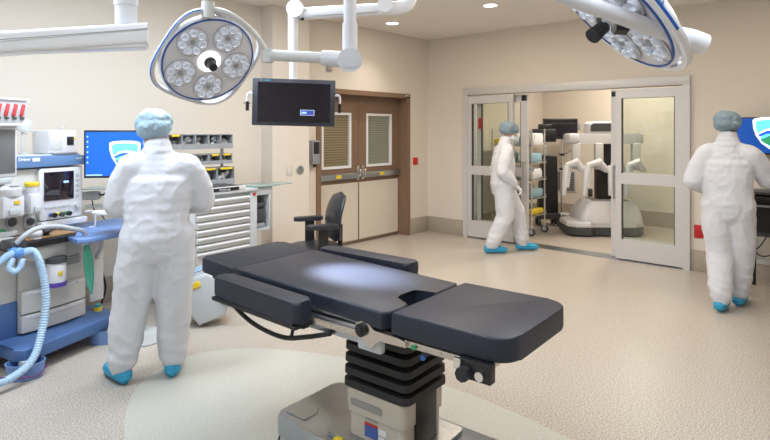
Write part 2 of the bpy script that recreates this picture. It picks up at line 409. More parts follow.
# recessed downlights
for (lx, ly, lab) in ((5.65, 4.87, 'round recessed downlight nearest the brown double door'), (5.58, 3.33, 'round recessed downlight in the ceiling at top centre, right of the white arm'),
                      (6.13, 2.34, 'round recessed downlight at top edge behind the right surgical light')):
    t = thing('downlight', lab, 'ceiling light', (lx, ly, CZ), 0, 'recessed downlights in the ceiling')
    MB().lathe([(.10, 0), (.10, -.006), (.078, -.008), (.075, .0)], 28, cap=False).obj('trim_ring', M['whitem'], t)
    MB().lathe([(.001, -.003), (.076, -.003)], 28, cap=False).obj('diffuser', M['down'], t)
    l = bpy.data.lights.new('downlight_lamp', 'SPOT'); l.energy = 28; l.spot_size = R(110); l.spot_blend = .9; l.shadow_soft_size = .06; l.color = (1, .9, .76)
    o = bpy.data.objects.new('downlight_lamp', l); COL.objects.link(o); o.location = (0, 0, -.03); o.parent = t

# ------------------------------------------------------------------ pixel-measured placing (distance d in metres along the view axis)
FW = Vector((.749, .663, 0)).normalized(); RT = Vector((FW.y, -FW.x, 0)); UP = Vector((0, 0, 1))
def at(u, v, d): return Vector((0, 0, 1.6)) + (FW + RT * ((u - 385) / 558) + UP * ((130 - v) / 558)) * d

# ------------------------------------------------------------------ operating table
OT = thing('operating_table', 'black padded operating table on a beige and steel pedestal', 'operating table', (1.98, 1.69, 0), 3)
def sloped(x0, x1, y0, y1, zt0, zt1, th, r=.03, bev=.012):
    """pad with top height zt0 at y0 and zt1 at y1"""
    b = MB(); b.prism(rrect(x0, x1, y0, y1, r), 0, th, bev=bev)
    for v in b.bm.verts: v.co.z += (zt0 - th) + (zt1 - zt0) * (v.co.y - y0) / (y1 - y0)
    return b
def leg_pad_shape():
    b = MB(); pl = rrect(-.29, .285, -.722, -.205, .095, 8)
    pl = [p for p in pl if p[1] < -.45] ; pl = [(.285, -.205), (-.29, -.205)] + pl
    b.prism(pl, .775, .865, bev=.009); return b
sloped(-.29, .29, .845, 1.135, .882, .898, .078, .03).obj('head_pad', M['pad'], OT)
# torso pad with the cut-out and a lifted saddle at its end
b = MB()
poly = [(-.29, .838), (.29, .838), (.29, -.16), (.25, -.175), (.075, -.175), (.065, -.07), (.03, -.06), (-.06, -.06), (-.10, -.075), (-.12, -.165), (-.17, -.178), (-.26, -.172), (-.29, -.15)]
b.prism(poly, 0, .075, bev=.012)
for v in b.bm.verts: v.co.z += .778 + .032 * (v.co.y + .17)
b.obj('torso_pad', M['pad'], OT)
leg_pad_shape().obj('leg_pad', M['pad'], OT)
# side pads
def armpad(xi, xo, y0, y1, zt, th, skew):
    b = MB(); b.prism(rrect(min(xi, xo), max(xi, xo), y0, y1, .028), zt - th, zt, bev=.016)
    for v in b.bm.verts: v.co.x += skew * (y1 - v.co.y) / (y1 - y0)
    return b
def arm_board(side):
    if side < 0: p = armpad(-.315, -.42, .17, .83, .868, .098, -.045).obj('arm_pad', M['pad'], OT)
    else: p = armpad(.33, .45, .17, .84, .885, .07, 0).obj('arm_pad', M['pad'], OT)
    q = MB(); z = .755 if side < 0 else .80
    if side < 0: q.prism([(-.318, .82), (-.43, .82), (-.465, .175), (-.365, .175)], z, z + .016)
    else: q.box(.335, .445, .18, .83, z, z + .014)
    q.obj('arm_board', M['black'], p)
    c = MB(); c.box(side * .30 - .02, side * .30 + .02, .28, .36, z - .06, z + .002, .004); c.box(side * .30 - .02, side * .30 + .02, .66, .74, z - .06, z + .002, .004)
    c.obj('arm_bracket', M['dgrey'], p)
arm_board(-1); arm_board(1)
# frame sections and rails
b = MB(); b.box(-.25, .25, .34, 1.08, .78, .812, .004); b.obj('head_frame', M['dgrey'], OT)
b = MB(); b.box(-.272, .272, -.02, .33, .690, .765, .004); b.box(-.255, .255, -.10, .82, .765, .782); b.obj('torso_frame', M['steel'], OT)
b = MB(); b.box(-.262, .262, -.64, -.10, .738, .772, .004); b.obj('leg_frame', M['nickel'], OT)
def rail(side, y0, y1, z0, z1, nm='side_rail'):
    b = MB(); x = side * .282
    b.box(x - .006, x + .006, y0, y1, z0, z1, .002)
    y = y0 + .05
    while y < y1 - .02:
        b.cyl((side * .25, y, (z0 + z1) / 2), (side * .292, y, (z0 + z1) / 2), .007, n=12); y += .17
    return b.obj(nm, M['nickel'], OT)
for s in (-1, 1): rail(s, -.08, .34, .722, .752); rail(s, -.655, -.20, .742, .768)
# hinge block between torso and leg sections
for s in (-1, 1):
    b = MB(); b.prism([(-.10, .715), (-.085, .700), (-.06, .70), (-.03, .735), (.0, .745), (.0, .785), (-.03, .80), (-.07, .795), (-.10, .775), (-.22, .772), (-.26, .765), (-.26, .742), (-.13, .738)], -.012, .012, T(s * .287, -.02, 0) @ Matrix(((0, 0, 1, 0), (1, 0, 0, 0), (0, 1, 0, 0), (0, 0, 0, 1))))
    h = b.obj('hinge_plate', M['nickel'], OT)
    MB().cyl((s * .27, -.055, .765), (s * .312, -.055, .765), .028, n=24).cyl((s * .30, -.055, .765), (s * .318, -.055, .765), .012, n=16).obj('hinge_pivot', M['black'], h)
    MB().box(s * .268 - .018, s * .268 + .018, -.145, -.015, .672, .738, .012).obj('motor_cover', M['lgrey'], h)
# rail clamp with two knobs
b = MB(); b.box(-.315, -.275, -.66, -.53, .705, .775, .004); cl = b.obj('rail_clamp', M['black'], OT)
MB().cyl((-.315, -.56, .728), (-.345, -.56, .728), .027, n=8).obj('clamp_knob', M['rubber'], cl)
MB().cyl((-.315, -.625, .735), (-.335, -.625, .735), .017, n=20).obj('clamp_screw', M['chrome'], cl)
MB().box(-.325, -.312, -.545, -.515, .735, .775, .002).obj('clamp_plate', M['chrome'], cl)
for y, m_ in ((-.315, M['green']), (-.36, M['lampblue'])): MB().cyl((-.288, y, .722 if m_ is not M['green'] else .752), (-.297, y, .722 if m_ is not M['green'] else .752), .010, n=16).obj('status_light', m_, OT)
# accessory hoop under the near arm board
b = MB(); b.tube(spline([(-.30, .86, .735), (-.31, .78, .69), (-.32, .62, .645), (-.32, .42, .63), (-.31, .27, .662), (-.285, .14, .70)]), .011); hp = b.obj('cable_hoop', M['rubber'], OT)
MB().tube([(-.315, .335, .76), (-.318, .345, .70), (-.318, .36, .64)], .008).obj('hoop_stay', M['rubber'], hp)
# bellows
b = MB(); rings = []
prof = []
z = .42
for k in range(6):
    prof += [(-.010, z), (0.004, z + .003), (.004, z + .034), (-.010, z + .038), (-.034, z + .040), (-.034, z + .054)]
    z += .055
def rr(o, z, x0=-.16, x1=.16, y0=-.185, y1=.185, r=.035): return [Vector((x, y, z)) for x, y in rrect(x0 - o, x1 + o, y0 - o, y1 + o, r)]
b.loft([rr(o * 1.0 - (zz - .42) * .03, zz) for o, zz in prof]); b.obj('bellows', M['rubber'], OT)
b = MB(); b.box(-.16, .16, -.16, .16, .72, .78, .01); b.obj('saddle_plate', M['dgrey'], OT)
# column of two beige shells with a black channel on the end
b = MB(); b.loft([rr(0, zz, -.15, .15, -.16, .16, .03) for zz in (.20, .205)] + [rr(.0, .31, -.15, .15, -.16, .16, .03), rr(.008, .312, -.15, .15, -.16, .16, .03), rr(.010, .418, -.15, .15, -.16, .16, .03)])
col = b.obj('column_cover', M['beigep'], OT)
MB().box(-.07, .085, -.176, -.150, .205, .44, .003).obj('column_channel', M['black'], col)
LBL = T(-.1615, .0, .0) @ Matrix(((0, 0, -1, 0), (-1, 0, 0, 0), (0, 1, 0, 0), (0, 0, 0, 1)))   # drawn x -> -y (reads left to right), y -> up
def lab(x0, x1, z0, z1, off, material, name):
    b = MB(); b.box(x0, x1, z0, z1, off, off + .0012, m=LBL); return b.obj(name, material, col)
lab(-.13, .05, .345, .375, .0, M['ink'], 'name_plate')
lab(-.055, .02, .222, .285, -.009, M['labelb'], 'warning_label'); lab(-.055, .02, .275, .287, -.0078, M['red'], 'warning_label_band')
lab(.024, .07, .252, .280, -.009, M['paper'], 'rating_label'); lab(.024, .06, .225, .245, -.009, M['paper'], 'rating_label')
lab(-.05, .02, .300, .308, -.009, M['ink'], 'rating_print')
# base
b = MB(); b.loft([rr(0, .205, -.21, .21, -.25, .25, .03), rr(0, .19, -.21, .21, -.25, .25, .03)]); b.obj('mounting_flange', M['steel'], OT)
b = MB(); outl = [(-.23, .555), (-.19, .585), (.19, .585), (.23, .555), (.25, .30), (.25, -.62), (.20, -.70), (-.20, -.70), (-.25, -.62), (-.25, .30)]
b.prism(outl, .085, .188, bev=.008); tb = b.obj('base', M['steel'], OT)
MB().prism([(-.19, .54), (-.06, .54), (-.06, .44), (-.11, .41), (-.19, .41)], .188, .193).obj('base_cover_plate', M['steel'], tb)
for x, y in ((-.2, .53), (.2, .53), (-.2, -.6), (.2, -.6)):
    w = MB(); w.cyl((x - .014, y, .045), (x + .014, y, .045), .045, n=28); wo = w.obj('caster_wheel', M['rubber'], OT)
    MB().cyl((x - .018, y, .045), (x + .018, y, .045), .027, n=20).obj('wheel_hub', M['lgrey'], wo)
    MB().box(x - .022, x + .022, y - .02, y + .02, .055, .09, .004).obj('caster_fork', M['lgrey'], wo)
tg = MB(); tg.box(-.24, -.21, .13, .17, .19, .21, .004); tg.obj('brake_pedal', M['yellow'], OT)

# ------------------------------------------------------------------ surgical lights
def axes(center, dirpix, tilt):
    """orientation for a head at center; face turned tilt deg away from the viewer towards image direction dirpix"""
    v = (Vector((0, 0, 1.6)) - center).normalized()
    r = RT; u = UP
    dp = (r * dirpix[0] + u * dirpix[1]); dp = (dp - v * dp.dot(v)).normalized()
    n = v * math.cos(R(tilt)) + dp * math.sin(R(tilt)); n.normalize()
    return n
def lamp_head(label, center, n, xref, rad, lit, rot0, earamp=.045, ear0=.25, cam_out=.05, stripe=(PI / 2 - .1, PI + .2, -.006, -.02)):
    n = n.normalized(); x = (xref - n * xref.dot(n)).normalized(); y = n.cross(x)
    Mx = Matrix((x, y, n)).transposed().to_4x4(); Mx.translation = center
    t = thing('surgical_light', label, 'surgical light', (0, 0, 0), 0, 'surgical lights'); t.matrix_world = Mx
    k = rad / .31
    # outer rounded-triangular housing
    def shape(r, amp, z, ph=rot0, nn=96):
        return [Vector(((r + amp * max(0, math.cos(3 * (2 * PI * i / nn) - ph * 3)) ** 2) * math.cos(2 * PI * i / nn), (r + amp * max(0, math.cos(3 * (2 * PI * i / nn) - ph * 3)) ** 2) * math.sin(2 * PI * i / nn), z)) for i in range(nn)]
    h = MB(); h.loft([shape(.318 * k, 0, .0), shape(.326 * k, 0, -.012), shape(.326 * k, 0, -.03), shape(.28 * k, 0, -.07), shape(.17 * k, 0, -.10), shape(.05 * k, 0, -.11)])
    h.obj('housing', M['whitem'], t, 50)
    # hoop of the housing with four slotted grips
    def ro(a): return (.336 + earamp * abs(math.cos(2 * (a - ear0))) ** 2.2) * k
    def hoop(a0, a1, zi, zo, wi, nn, name, material, oo=0.0, par=t):
        rg = []
        for i in range(nn + 1):
            a = a0 + (a1 - a0) * i / nn; c, s_ = math.cos(a), math.sin(a); q = ro(a) + oo
            rg.append([Vector((c * (q - wi), s_ * (q - wi), zi)), Vector((c * (q - .004), s_ * (q - .004), zi)), Vector((c * q, s_ * q, zi - .006)), Vector((c * q, s_ * q, zo + .006)), Vector((c * (q - .004), s_ * (q - .004), zo)), Vector((c * (q - wi), s_ * (q - wi), zo))])
        return MB().loft(rg).obj(name, material, par)
    for j in range(4):
        hoop(ear0 - PI / 4 + j * PI / 2, ear0 + PI / 4 + j * PI / 2, -.004, -.036, .024 * k, 30, 'grip_rim', M['hoopgrey'] if lit else M['whitem'])
    hoop(ear0 + stripe[0], ear0 + stripe[1], stripe[2], stripe[3], .006, 40, 'blue_stripe', M['lampstripe'], .0025)
    MB().lathe([(.001, .002), (.300 * k, .002), (.300 * k, -.004)], 64, cap=False).obj('face', M['lampface'], t)
    MB().lathe([(.301 * k, 0), (.301 * k, .006), (.309 * k, .006), (.311 * k, 0)], 72, cap=False).obj('trim_ring', M['lampblue'], t)
    for j in range(5):
        a = rot0 + .35 + j * 2 * PI / 5; cx, cy = .203 * k * math.cos(a), .195 * k * math.sin(a)
        pd = MB(); pd.lathe([(.102 * k, .002), (.102 * k, .006), (.097 * k, .007), (.001, .007)], 32, T(cx, cy, 0)); pod = pd.obj('lamp_pod', M['lampface'], t)
        MB().lathe([(.1025 * k, .004), (.1025 * k, .0085), (.1005 * k, .0085), (.1005 * k, .004)], 32, T(cx, cy, 0), cap=False).obj('pod_rim', M['mgrey'], pod)
        for q in range(7):
            aa = a + q * 2 * PI / 7 + .2; rr_ = .066 * k
            px, py = cx + rr_ * math.cos(aa), cy + rr_ * math.sin(aa)
            MB().lathe([(.0285 * k, .007), (.0275 * k, .018), (.020 * k, .023), (.009 * k, .012), (.001, .010)], 12, T(px, py, 0)).obj('lens', M['lens'], pod)
        MB().lathe([(.018 * k, .007), (.014 * k, .016), (.001, .018)], 12, T(cx, cy, 0)).obj('pod_centre', M['mgrey'], pod)
    MB().lathe([(.040 * k, .003), (.040 * k, .012), (.074 * k, .012), (.078 * k, .003)], 40, cap=False).obj('light_ring', M['brightring'] if lit else M['whitem'], t)
    for q in range(12):
        aa = q * 2 * PI / 12; MB().ell((.068 * k * math.cos(aa), .068 * k * math.sin(aa), .012), (.010 * k, .010 * k, .006), n=10).obj('ring_led', M['litled'] if lit else M['lens'], t)
    hd = MB(); hd.cyl((0, 0, 0), (0, 0, .03), .040 * k, n=28); hd.cyl((0, 0, .03), (0, 0, .03 + cam_out), .032 * k, .028 * k, n=28); hd.obj('centre_handle', M['black'], t)
    return t, Mx

LC = at(209, 61, 3.42)
ln = axes(LC, (.56, -.83), 36)
xr = (RT * .83 + UP * .56)
L1, LM = lamp_head('round five-pod surgical light with curved white yoke, facing the room at top left', LC, ln, xr, .283, True, -.08, ear0=-.42)
# its suspension: post, knuckle, arm, thin curved yoke
J = at(350, 60, 3.35)
def to_local(t, p): return t.matrix_world.inverted() @ Vector(p)
b = MB()
e0 = at(268, 55, 3.40); top = at(208, 9, 3.24)
yk = spline([e0, at(258, 38, 3.36), at(242, 22, 3.30), at(225, 12, 3.26), top], 8)
b.tube([to_local(L1, p) for p in yk], .020, flat=.8); b.obj('yoke', M['offw'], L1)
bk = LC - ln * .07
b = MB(); b.cyl(to_local(L1, top + UP * .042), to_local(L1, top - UP * .055), .037, n=24); b.tube([to_local(L1, p) for p in (top - UP * .02, top - ln * .05 - UP * .04, bk - ln * .02)], .024); b.obj('swivel', M['offw'], L1)
def chain(label, name, parts, cat='arm'):
    t = thing(name, label, cat, (0, 0, 0)); return t
off = Vector((J.x, J.y, CZ))
def lo(p): return Vector(p) - off
class Hung:
    '''parts of a ceiling mount that belong to an already placed thing'''
def adopt(name, root, org, **kw):
    bpy.context.view_layer.update()
    m_ = MB(); m_.cyl((0, 0, -.002), (0, 0, -.05), .11, n=36)
    o = m_.obj(name, M['white']); o.parent = root; o.matrix_parent_inverse = root.matrix_world.inverted(); o.location = org
    return o
sp = adopt('ceiling_mount', L1, off)
b = MB(); b.cyl(lo((J.x, J.y, CZ)), lo((J.x, J.y, J.z + .19)), .038, n=24); b.cyl(lo((J.x, J.y, J.z + .22)), lo((J.x, J.y, J.z)), .045, n=24); b.obj('post', M['white'], sp)
b = MB(); vv = (Vector((0, 0, 1.6)) - J).normalized(); b.cyl(lo(J + vv * .06), lo(J - vv * .06), .072, n=36); b.cyl(lo(J + vv * .07), lo(J + vv * .06), .045, n=30); b.obj('knuckle', M['white'], sp)
b = MB(); b.cyl(lo(J), lo(at(322, 58, 3.36)), .050, .046, n=24); b.obj('arm_sleeve', M['white'], sp)
b = MB(); b.cyl(lo(at(325, 58, 3.36)), lo(e0 - RT * .0), .034, n=24); b.cyl(lo(e0 + UP * .04), lo(e0 - UP * .045), .034, n=20); b.obj('arm_tube', M['offw'], sp)
# working light of that head: aims at the table
def spot(loc, target, power, size, blend, color=(.86, .92, 1)):
    l = bpy.data.lights.new('surgical_beam', 'SPOT'); l.energy = power; l.spot_size = R(size); l.spot_blend = blend; l.shadow_soft_size = .05; l.color = color
    o = bpy.data.objects.new('surgical_beam_lamp', l); COL.objects.link(o); o.location = loc
    o.rotation_euler = (Vector(target) - Vector(loc)).to_track_quat('-Z', 'Y').to_euler(); return o
spot(LC + ln * .12, at(358, 276, 2.83), 1300, 18.5, 1.0)

# right surgical light
RC = at(612, 13, 2.25)
rn = axes(RC, (-.72, -.69), 70)
L2, RM = lamp_head('tilted surgical light at the top right crossed by a thick white arm', RC, rn, (RT * .69 - UP * .72), .300, False, .12, earamp=.03, ear0=.5, cam_out=.03, stripe=(.55, 1.8, -.010, -.027))
b = MB(); cpos = at(602, 28, 2.12)
cb = at(606, 24, 2.14)
rd = (RT * -.75 - UP * .6 - FW * .35).normalized()
b.cyl(to_local(L2, cpos - rd * .01), to_local(L2, cpos + rd * .045), .027, n=24); b.cyl(to_local(L2, cpos + rd * .04), to_local(L2, cpos + rd * .06), .030, n=24)
cm = b.obj('camera_knob', M['rubber'], L2)
b = MB();  b.cyl(to_local(L2, cb + RT * .03 - UP * .01), to_local(L2, cb + RT * .08 - UP * .012), .03, .03, n=6); b.obj('camera_mount', M['black'], cm)
b = MB(); p0 = at(602, 22, 2.11); b.cyl(to_local(L2, p0), to_local(L2, p0 + RT * .045 - UP * .003), .012, n=6); b.obj('camera_clip', M['lgrey'], cm)
P0 = at(540, -16, 2.0); P0.z = CZ
off = P0; a2 = adopt('suspension_arm', L2, P0 + Vector((0, 0, 0)))
b = MB(); pts = [p - P0 for p in spline([at(540, -16, 2.0), at(575, 0, 2.0), at(615, 14, 2.0), at(655, 29, 2.03), at(684, 38, 2.05)], 6)]
b.tube(pts, [.030] * len(pts), n=20); b.obj('arm_tube', M['white'], a2)
b = MB(); dd = (at(702, 45, 2.05) - at(672, 35, 2.06)).normalized(); b.tube([at(668, 34, 2.05) - P0, at(680, 37, 2.05) - P0, at(690, 40, 2.05) - P0, at(704, 45, 2.05) - P0], [.030, .037, .041, .040], n=28); b.obj('end_cap', M['whitem'], a2)
b = MB(); b.cyl(at(540, -16, 2.0) - P0, Vector((at(540, -16, 2.0).x, at(540, -16, 2.0).y, CZ)) - P0, .04, n=24); b.obj('post', M['white'], a2)
b = MB(); b.tube([at(668, 30, 2.1) - P0, at(672, 26, 2.2) - P0, RC - rn * .08 + (RT * .69 - UP * .72) * .1 - P0], .03, n=16); b.obj('yoke', M['white'], a2)
a_ = R(84); tm_ = Matrix(((math.sin(a_), 0, math.cos(a_), .3275 * math.cos(a_)), (-math.cos(a_), 0, math.sin(a_), .3275 * math.sin(a_)), (0, -1, 0, -.030), (0, 0, 0, 1)))
text_mesh('ELUX', .022, 'lettering', M['labelb'], L2, tm_)

# ceiling boom at the upper left
B0 = at(126, 10, 2.85)
bt = thing('ceiling_boom', 'broad white ceiling boom arm with a round post at the top left', 'boom', (B0.x, B0.y, CZ))
off = Vector((B0.x, B0.y, CZ))
b = MB(); b.cyl(lo((B0.x, B0.y, CZ)), lo(at(126, 24, 2.85)), .052, n=28); b.cyl(lo(at(126, 0, 2.85)), lo(at(126, 6, 2.85)), .058, n=28); b.obj('post', M['white'], bt)
e1 = at(148, 35, 2.85); e2 = at(-60, 48, 2.55); ax = (e2 - e1).normalized(); 
def beam(p, q, h0, h1, w, bev=.02, zc0=0, zc1=0):
    p = Vector(p); q = Vector(q); d = (q - p).normalized(); s_ = d.cross(UP).normalized(); u_ = UP; out = []
    for c, h, zc in ((p, h0, zc0), (q, h1, zc1)):
        rg = rrect(-w / 2, w / 2, -h / 2, h / 2, min(bev, h / 2.1, w / 2.1), 4)
        out.append([c + s_ * x + u_ * (y + zc) for x, y in rg])
    return out
b = MB(); b.loft([[lo(v) for v in rg] for rg in beam(e1, e2, .105, .10, .16)]); b.obj('upper_arm', M['whitem'], bt)
b = MB(); b.loft([[lo(v) for v in rg] for rg in beam(at(147, 42, 2.85), at(-60, 53, 2.55), .075, .03, .13)]); b.obj('arm_cover', M['whitem'], bt)
b = MB(); b.loft([[lo(v) for v in rg] for rg in beam(at(148, 28.5, 2.77), at(-60, 44, 2.47), .004, .004, .004, .001)]); b.obj('arm_seam', M['mgrey'], bt)
b = MB(); b.ell(lo(at(43, 47, 2.68)), (.022, .022, .012)); b.obj('brake_stop', M['mgrey'], bt)
b = MB(); b.cyl((0, 0, -.002), (0, 0, -.05), .16, n=36); b.obj('ceiling_flange', M['white'], bt)

# monitor boom and hanging monitor
MC = at(294, 102.5, 3.95)
hm = thing('hanging_monitor', 'black surgical monitor hanging from a white pole and jointed ceiling arm', 'monitor', MC, math.degrees(math.atan2(RT.y, RT.x)) + 8)
hm.rotation_euler = (R(0), R(1.2), hm.rotation_euler.z)
b = MB(); w_, h_ = .290, .166
b.box(-w_, w_, 0, .05, -h_, h_, .006); b.obj('housing', mat('monitor_bezel', (.045, .05, .065), .35), hm)
MB().box(-w_ + .037, w_ - .035, -.003, .002, -h_ + .026, h_ - .028).obj('screen', M['screen'], hm)
cp = MB().box(.045, .145, -.0045, -.003, -.09, -.05).obj('screen_caption', mat('caption_frame', (.4, .4, .5), .3, emit=(.35, .38, .55), estr=.8), hm)
MB().box(.05, .14, -.0055, -.0045, -.086, -.054).obj('caption_field', mat('caption_blue', (.02, .04, .2), .3, emit=(.04, .07, .33), estr=.8), cp)
MB().box(.055, .09, -.0065, -.0055, -.078, -.064).obj('caption_print', M['icon'], cp)
for x_, w_2 in ((-.235, .012), (-.205, .026), (-.172, .008)): MB().box(x_, x_ + w_2, -.0012, 0, h_ - .018, h_ - .010).obj('badge_mark', M['teal'], hm)
for s in (-1, 1):
    b = MB(); b.tube(spline([(s * w_, .03, .055), (s * (w_ + .02), .03, .06), (s * (w_ + .035), .03, .045), (s * (w_ + .035), .03, .0)], 5), .009); hd = b.obj('handle_bracket', M['whitem'], hm)
    MB().cyl((s * (w_ + .035), .03, .0), (s * (w_ + .035), .03, -.065), .012, n=14).obj('grip', M['black'], hd)
    if s < 0: MB().box(-w_ - .065, -w_ - .01, .027, .033, -.014, -.009).obj('grip_flange', M['black'], hd)
b = MB(); b.box(-.09, .09, .05, .075, -.08, .08, .01); b.cyl((0, .10, -.05), (0, .10, .17), .03, n=20); b.obj('mount', M['whitem'], hm)
K0 = at(293, 12, 4.05); K1 = at(392, 4, 4.05)
off = Vector((K1.x, K1.y, CZ)); mb = adopt('ceiling_mount', hm, off)
b = MB(); b.loft([[lo(v) for v in rg] for rg in beam(at(300, 14, 4.05), at(388, 15 - 6, 4.05), .085, .085, .09, .03)]); b.obj('horizontal_arm', M['whitem'], mb)
b = MB(); b.loft([[lo(v) for v in rg] for rg in beam(at(312, 16, 3.995), at(378, 8 + 4, 3.995), .006, .006, .004, .001)]); b.obj('arm_groove', M['mgrey'], mb)
b = MB(); vv = FW; b.cyl(lo(at(296, 10, 4.05) - vv * .06), lo(at(296, 10, 4.05) + vv * .06), .062, n=28); b.cyl(lo(at(293, 10, 4.05)), lo(at(293, 60, 4.05)), .036, n=24); b.cyl(lo(at(293, 55, 4.05)), lo(at(293, 84, 4.05)), .027, n=24); b.obj('drop_pole', M['whitem'], mb)
b = MB(); b.tube([lo(p) for p in spline([at(384, 8, 4.05), at(398, 8, 4.05), at(409, 2, 4.05), at(411, -20, 4.05)], 5)], .050, n=20); b.cyl(lo(at(385, 6, 4.05) - vv * .06), lo(at(385, 6, 4.05) + vv * .06), .055, n=28); b.obj('elbow', M['whitem'], mb)
q = at(411, -20, 4.05); b = MB(); b.cyl(lo(q), lo((q.x, q.y, CZ)), .05, n=24); b.obj('post', M['whitem'], mb)
MB().ell(lo(at(302, 19, 3.99)), (.018, .018, .012)).obj('cable_port', M['black'], mb)

# ------------------------------------------------------------------ anaesthesia machine
AM = thing('anesthesia_machine', 'white and blue anaesthesia machine on a blue wheeled base at the left', 'medical machine', (1.21, 4.41, 0), 15)
b = MB(); b.prism([(-.17, -.20), (-.14, -.27), (-.05, -.27), (.56, -.20), (.68, .0), (.62, .66), (-.34, .66), (-.38, .12), (-.13, .04)], .10, .185, bev=.015); b.obj('wheeled_base', M['blue'], AM)
b = MB(); b.box(-.32, 0, .03, .60, .18, .42, .01); b.obj('lower_panel', M['blue'], AM)
b = MB(); b.box(-.32, -.004, .04, .58, .42, .86, .008); b.obj('side_column', M['offw'], AM)
b = MB(); b.box(0.0, .47, .02, .58, .19, .82, .012); b.obj('cabinet', M['offw'], AM)
def am_drawer(z0, z1):
    p = [(.0, .02), (.0, -.012), (.12, -.028), (.30, -.03), (.47, -.012), (.47, .02)]
    d = MB().prism(p, z0, z1 - .006, bev=.004).obj('drawer', M['offw'], AM)
    MB().prism([(.01, -.012), (.12, -.036), (.30, -.038), (.46, -.014), (.46, -.008), (.01, -.006)], z1 - .034, z1 - .012, bev=.003).obj('handle', M['white'], d)
    return d
am_drawer(.20, .325); d_ = am_drawer(.33, .49)
MB().cyl((.395, -.026, .465), (.395, -.032, .465), .009, n=14).obj('lock', M['steel'], d_)
b = MB()
for k in range(4): b.box(.33, .44, .012, .022, .60 + k * .018, .606 + k * .018)
b.obj('vent_slots', M['mgrey'], AM)
b = MB(); b.prism([(-.15, -.14), (.30, -.14), (.40, -.02), (.40, .12), (-.15, .12)], .80, .845, bev=.008); tr = b.obj('absorber_tray', M['black'], AM)
MB().box(-.08, .34, -.09, .10, .845, .856, .003).obj('tray_inlay', M['wood'], tr)
MB().box(.02, .26, -.10, .02, .70, .80, .012).obj('absorber_block', M['offw'], AM)
b = MB(); b.lathe([(.001, 0), (.062, 0), (.064, .05), (.064, .16), (.055, .18), (.001, .18)], 28, T(.185, -.10, .50)); cn = b.obj('absorber_canister', M['granule'], AM)
MB().lathe([(.001, -.002), (.066, -.002), (.067, .03), (.001, .03)], 28, T(.185, -.10, .50)).obj('canister_base', M['purple'], cn)
MB().lathe([(.068, .165), (.068, .20), (.05, .205), (.001, .205)], 28, T(.185, -.10, .50)).obj('canister_collar', M['dgrey'], cn)
MB().box(.16, .19, -.168, -.163, .58, .61, .001).obj('canister_label', M['yellow'], cn)
MB().ell((.06, -.07, .885), (.042, .042, .038)).cyl((.06, -.07, .85), (.06, -.07, .875), .035).obj('valve_dome', M['white'], AM)
MB().ell((.15, -.04, .888), (.042, .042, .020)).cyl((.15, -.04, .85), (.15, -.04, .885), .022).obj('apl_valve', M['black'], AM)
b = MB(); b.tube(spline([(-.13, -.17, .86), (-.08, -.19, .91), (.0, -.19, .94), (.12, -.19, .935), (.24, -.2, .90), (.325, -.20, .865), (.342, -.20, .80)], 6), .017, n=12); b.obj('bag_arm', M['greyhose'], AM)
b = MB(); b.cyl((.343, -.2, .82), (.343, -.2, .77), .019, n=14); bc = b.obj('bag_collar', M['white'], AM)
b = MB(); b.tube([(.343, -.2, .775), (.35, -.2, .73), (.36, -.2, .65), (.37, -.2, .56), (.378, -.2, .47), (.385, -.2, .42), (.388, -.2, .40)], [.014, .028, .038, .036, .026, .012, .008], n=14, flat=.6)
bg = b.obj('breathing_bag', M['bag'], AM)
# upper tower
b = MB(); b.box(-.32, .57, .16, .58, .85, 1.32, .012); b.obj('upper_body', M['offw'], AM)
b = MB(); b.prism([(-.30, .02), (.56, .025), (.58, .09), (.57, .098), (-.30, .115)], 0, .34, T(0, .46, 1.305) @ RX(90), bev=.006); hb = b.obj('header', M['header'], AM)
MB().box(-.28, .54, .14, .45, 1.408, 1.418, .003).obj('top_tray', M['lgrey'], AM)
text_mesh('Dräger', .030, 'lettering', M['paper'], hb, T(.098, .119, 1.390) @ RX(90), bold=.0006)
MB().box(.152, .205, .116, .119, 1.372, 1.398).obj('badge', M['paper'], hb)
text_mesh('Apollo', .02, 'lettering', M['paper'], hb, T(.515, .119, 1.382) @ RX(90))
b = MB(); b.prism(rrect(.205, .535, .935, 1.315, .02), -.04, 0, T(0, .165, 0) @ RX(90) @ Matrix.Scale(-1, 4, (0, 0, 1)), bev=.004); dp = b.obj('display_unit', M['white'], AM)
MB().box(.238, .468, .118, .126, 1.075, 1.288, .003).obj('display', M['screen'], dp)
MB().box(.385, .425, .1165, .118, 1.20, 1.215).obj('display_badge', M['icon'], dp)
b = MB()
for i in range(5): b.box(.485, .51, .121, .126, 1.08 + i * .04, 1.105 + i * .04, .002)
b.obj('keypad', M['lgrey'], dp); b = MB()
for i in range(6): b.box(.245 + i * .035, .273 + i * .035, .121, .126, 1.015, 1.035, .002)
kp = b.obj('keypad', M['lgrey'], dp); MB().cyl((.495, .126, 1.02), (.495, .10, 1.02), .02).obj('rotary_knob', M['offw'], dp)
b = MB(); b.box(.20, .57, .10, .16, .88, .925, .006); b.obj('flow_panel', M['white'], AM)
for i, m_ in enumerate(('lampblue', 'yellow', 'green')):
    kn = MB().cyl((.285 + i * .058, .12, .97), (.285 + i * .058, .07, .97), .014, n=14).obj('gas_knob', M[m_], AM)
    MB().cyl((.285 + i * .058, .085, .97), (.285 + i * .058, .065, .97), .018, n=10).obj('knob_cap', M['black'] if i != 1 else M['dgrey'], kn)
b = MB(); b.tube([(.56, .12, .96), (.60, .10, .96), (.62, .08, .95), (.62, .08, .84), (.58, .10, .83)], .009); b.obj('grab_handle', M['white'], AM)
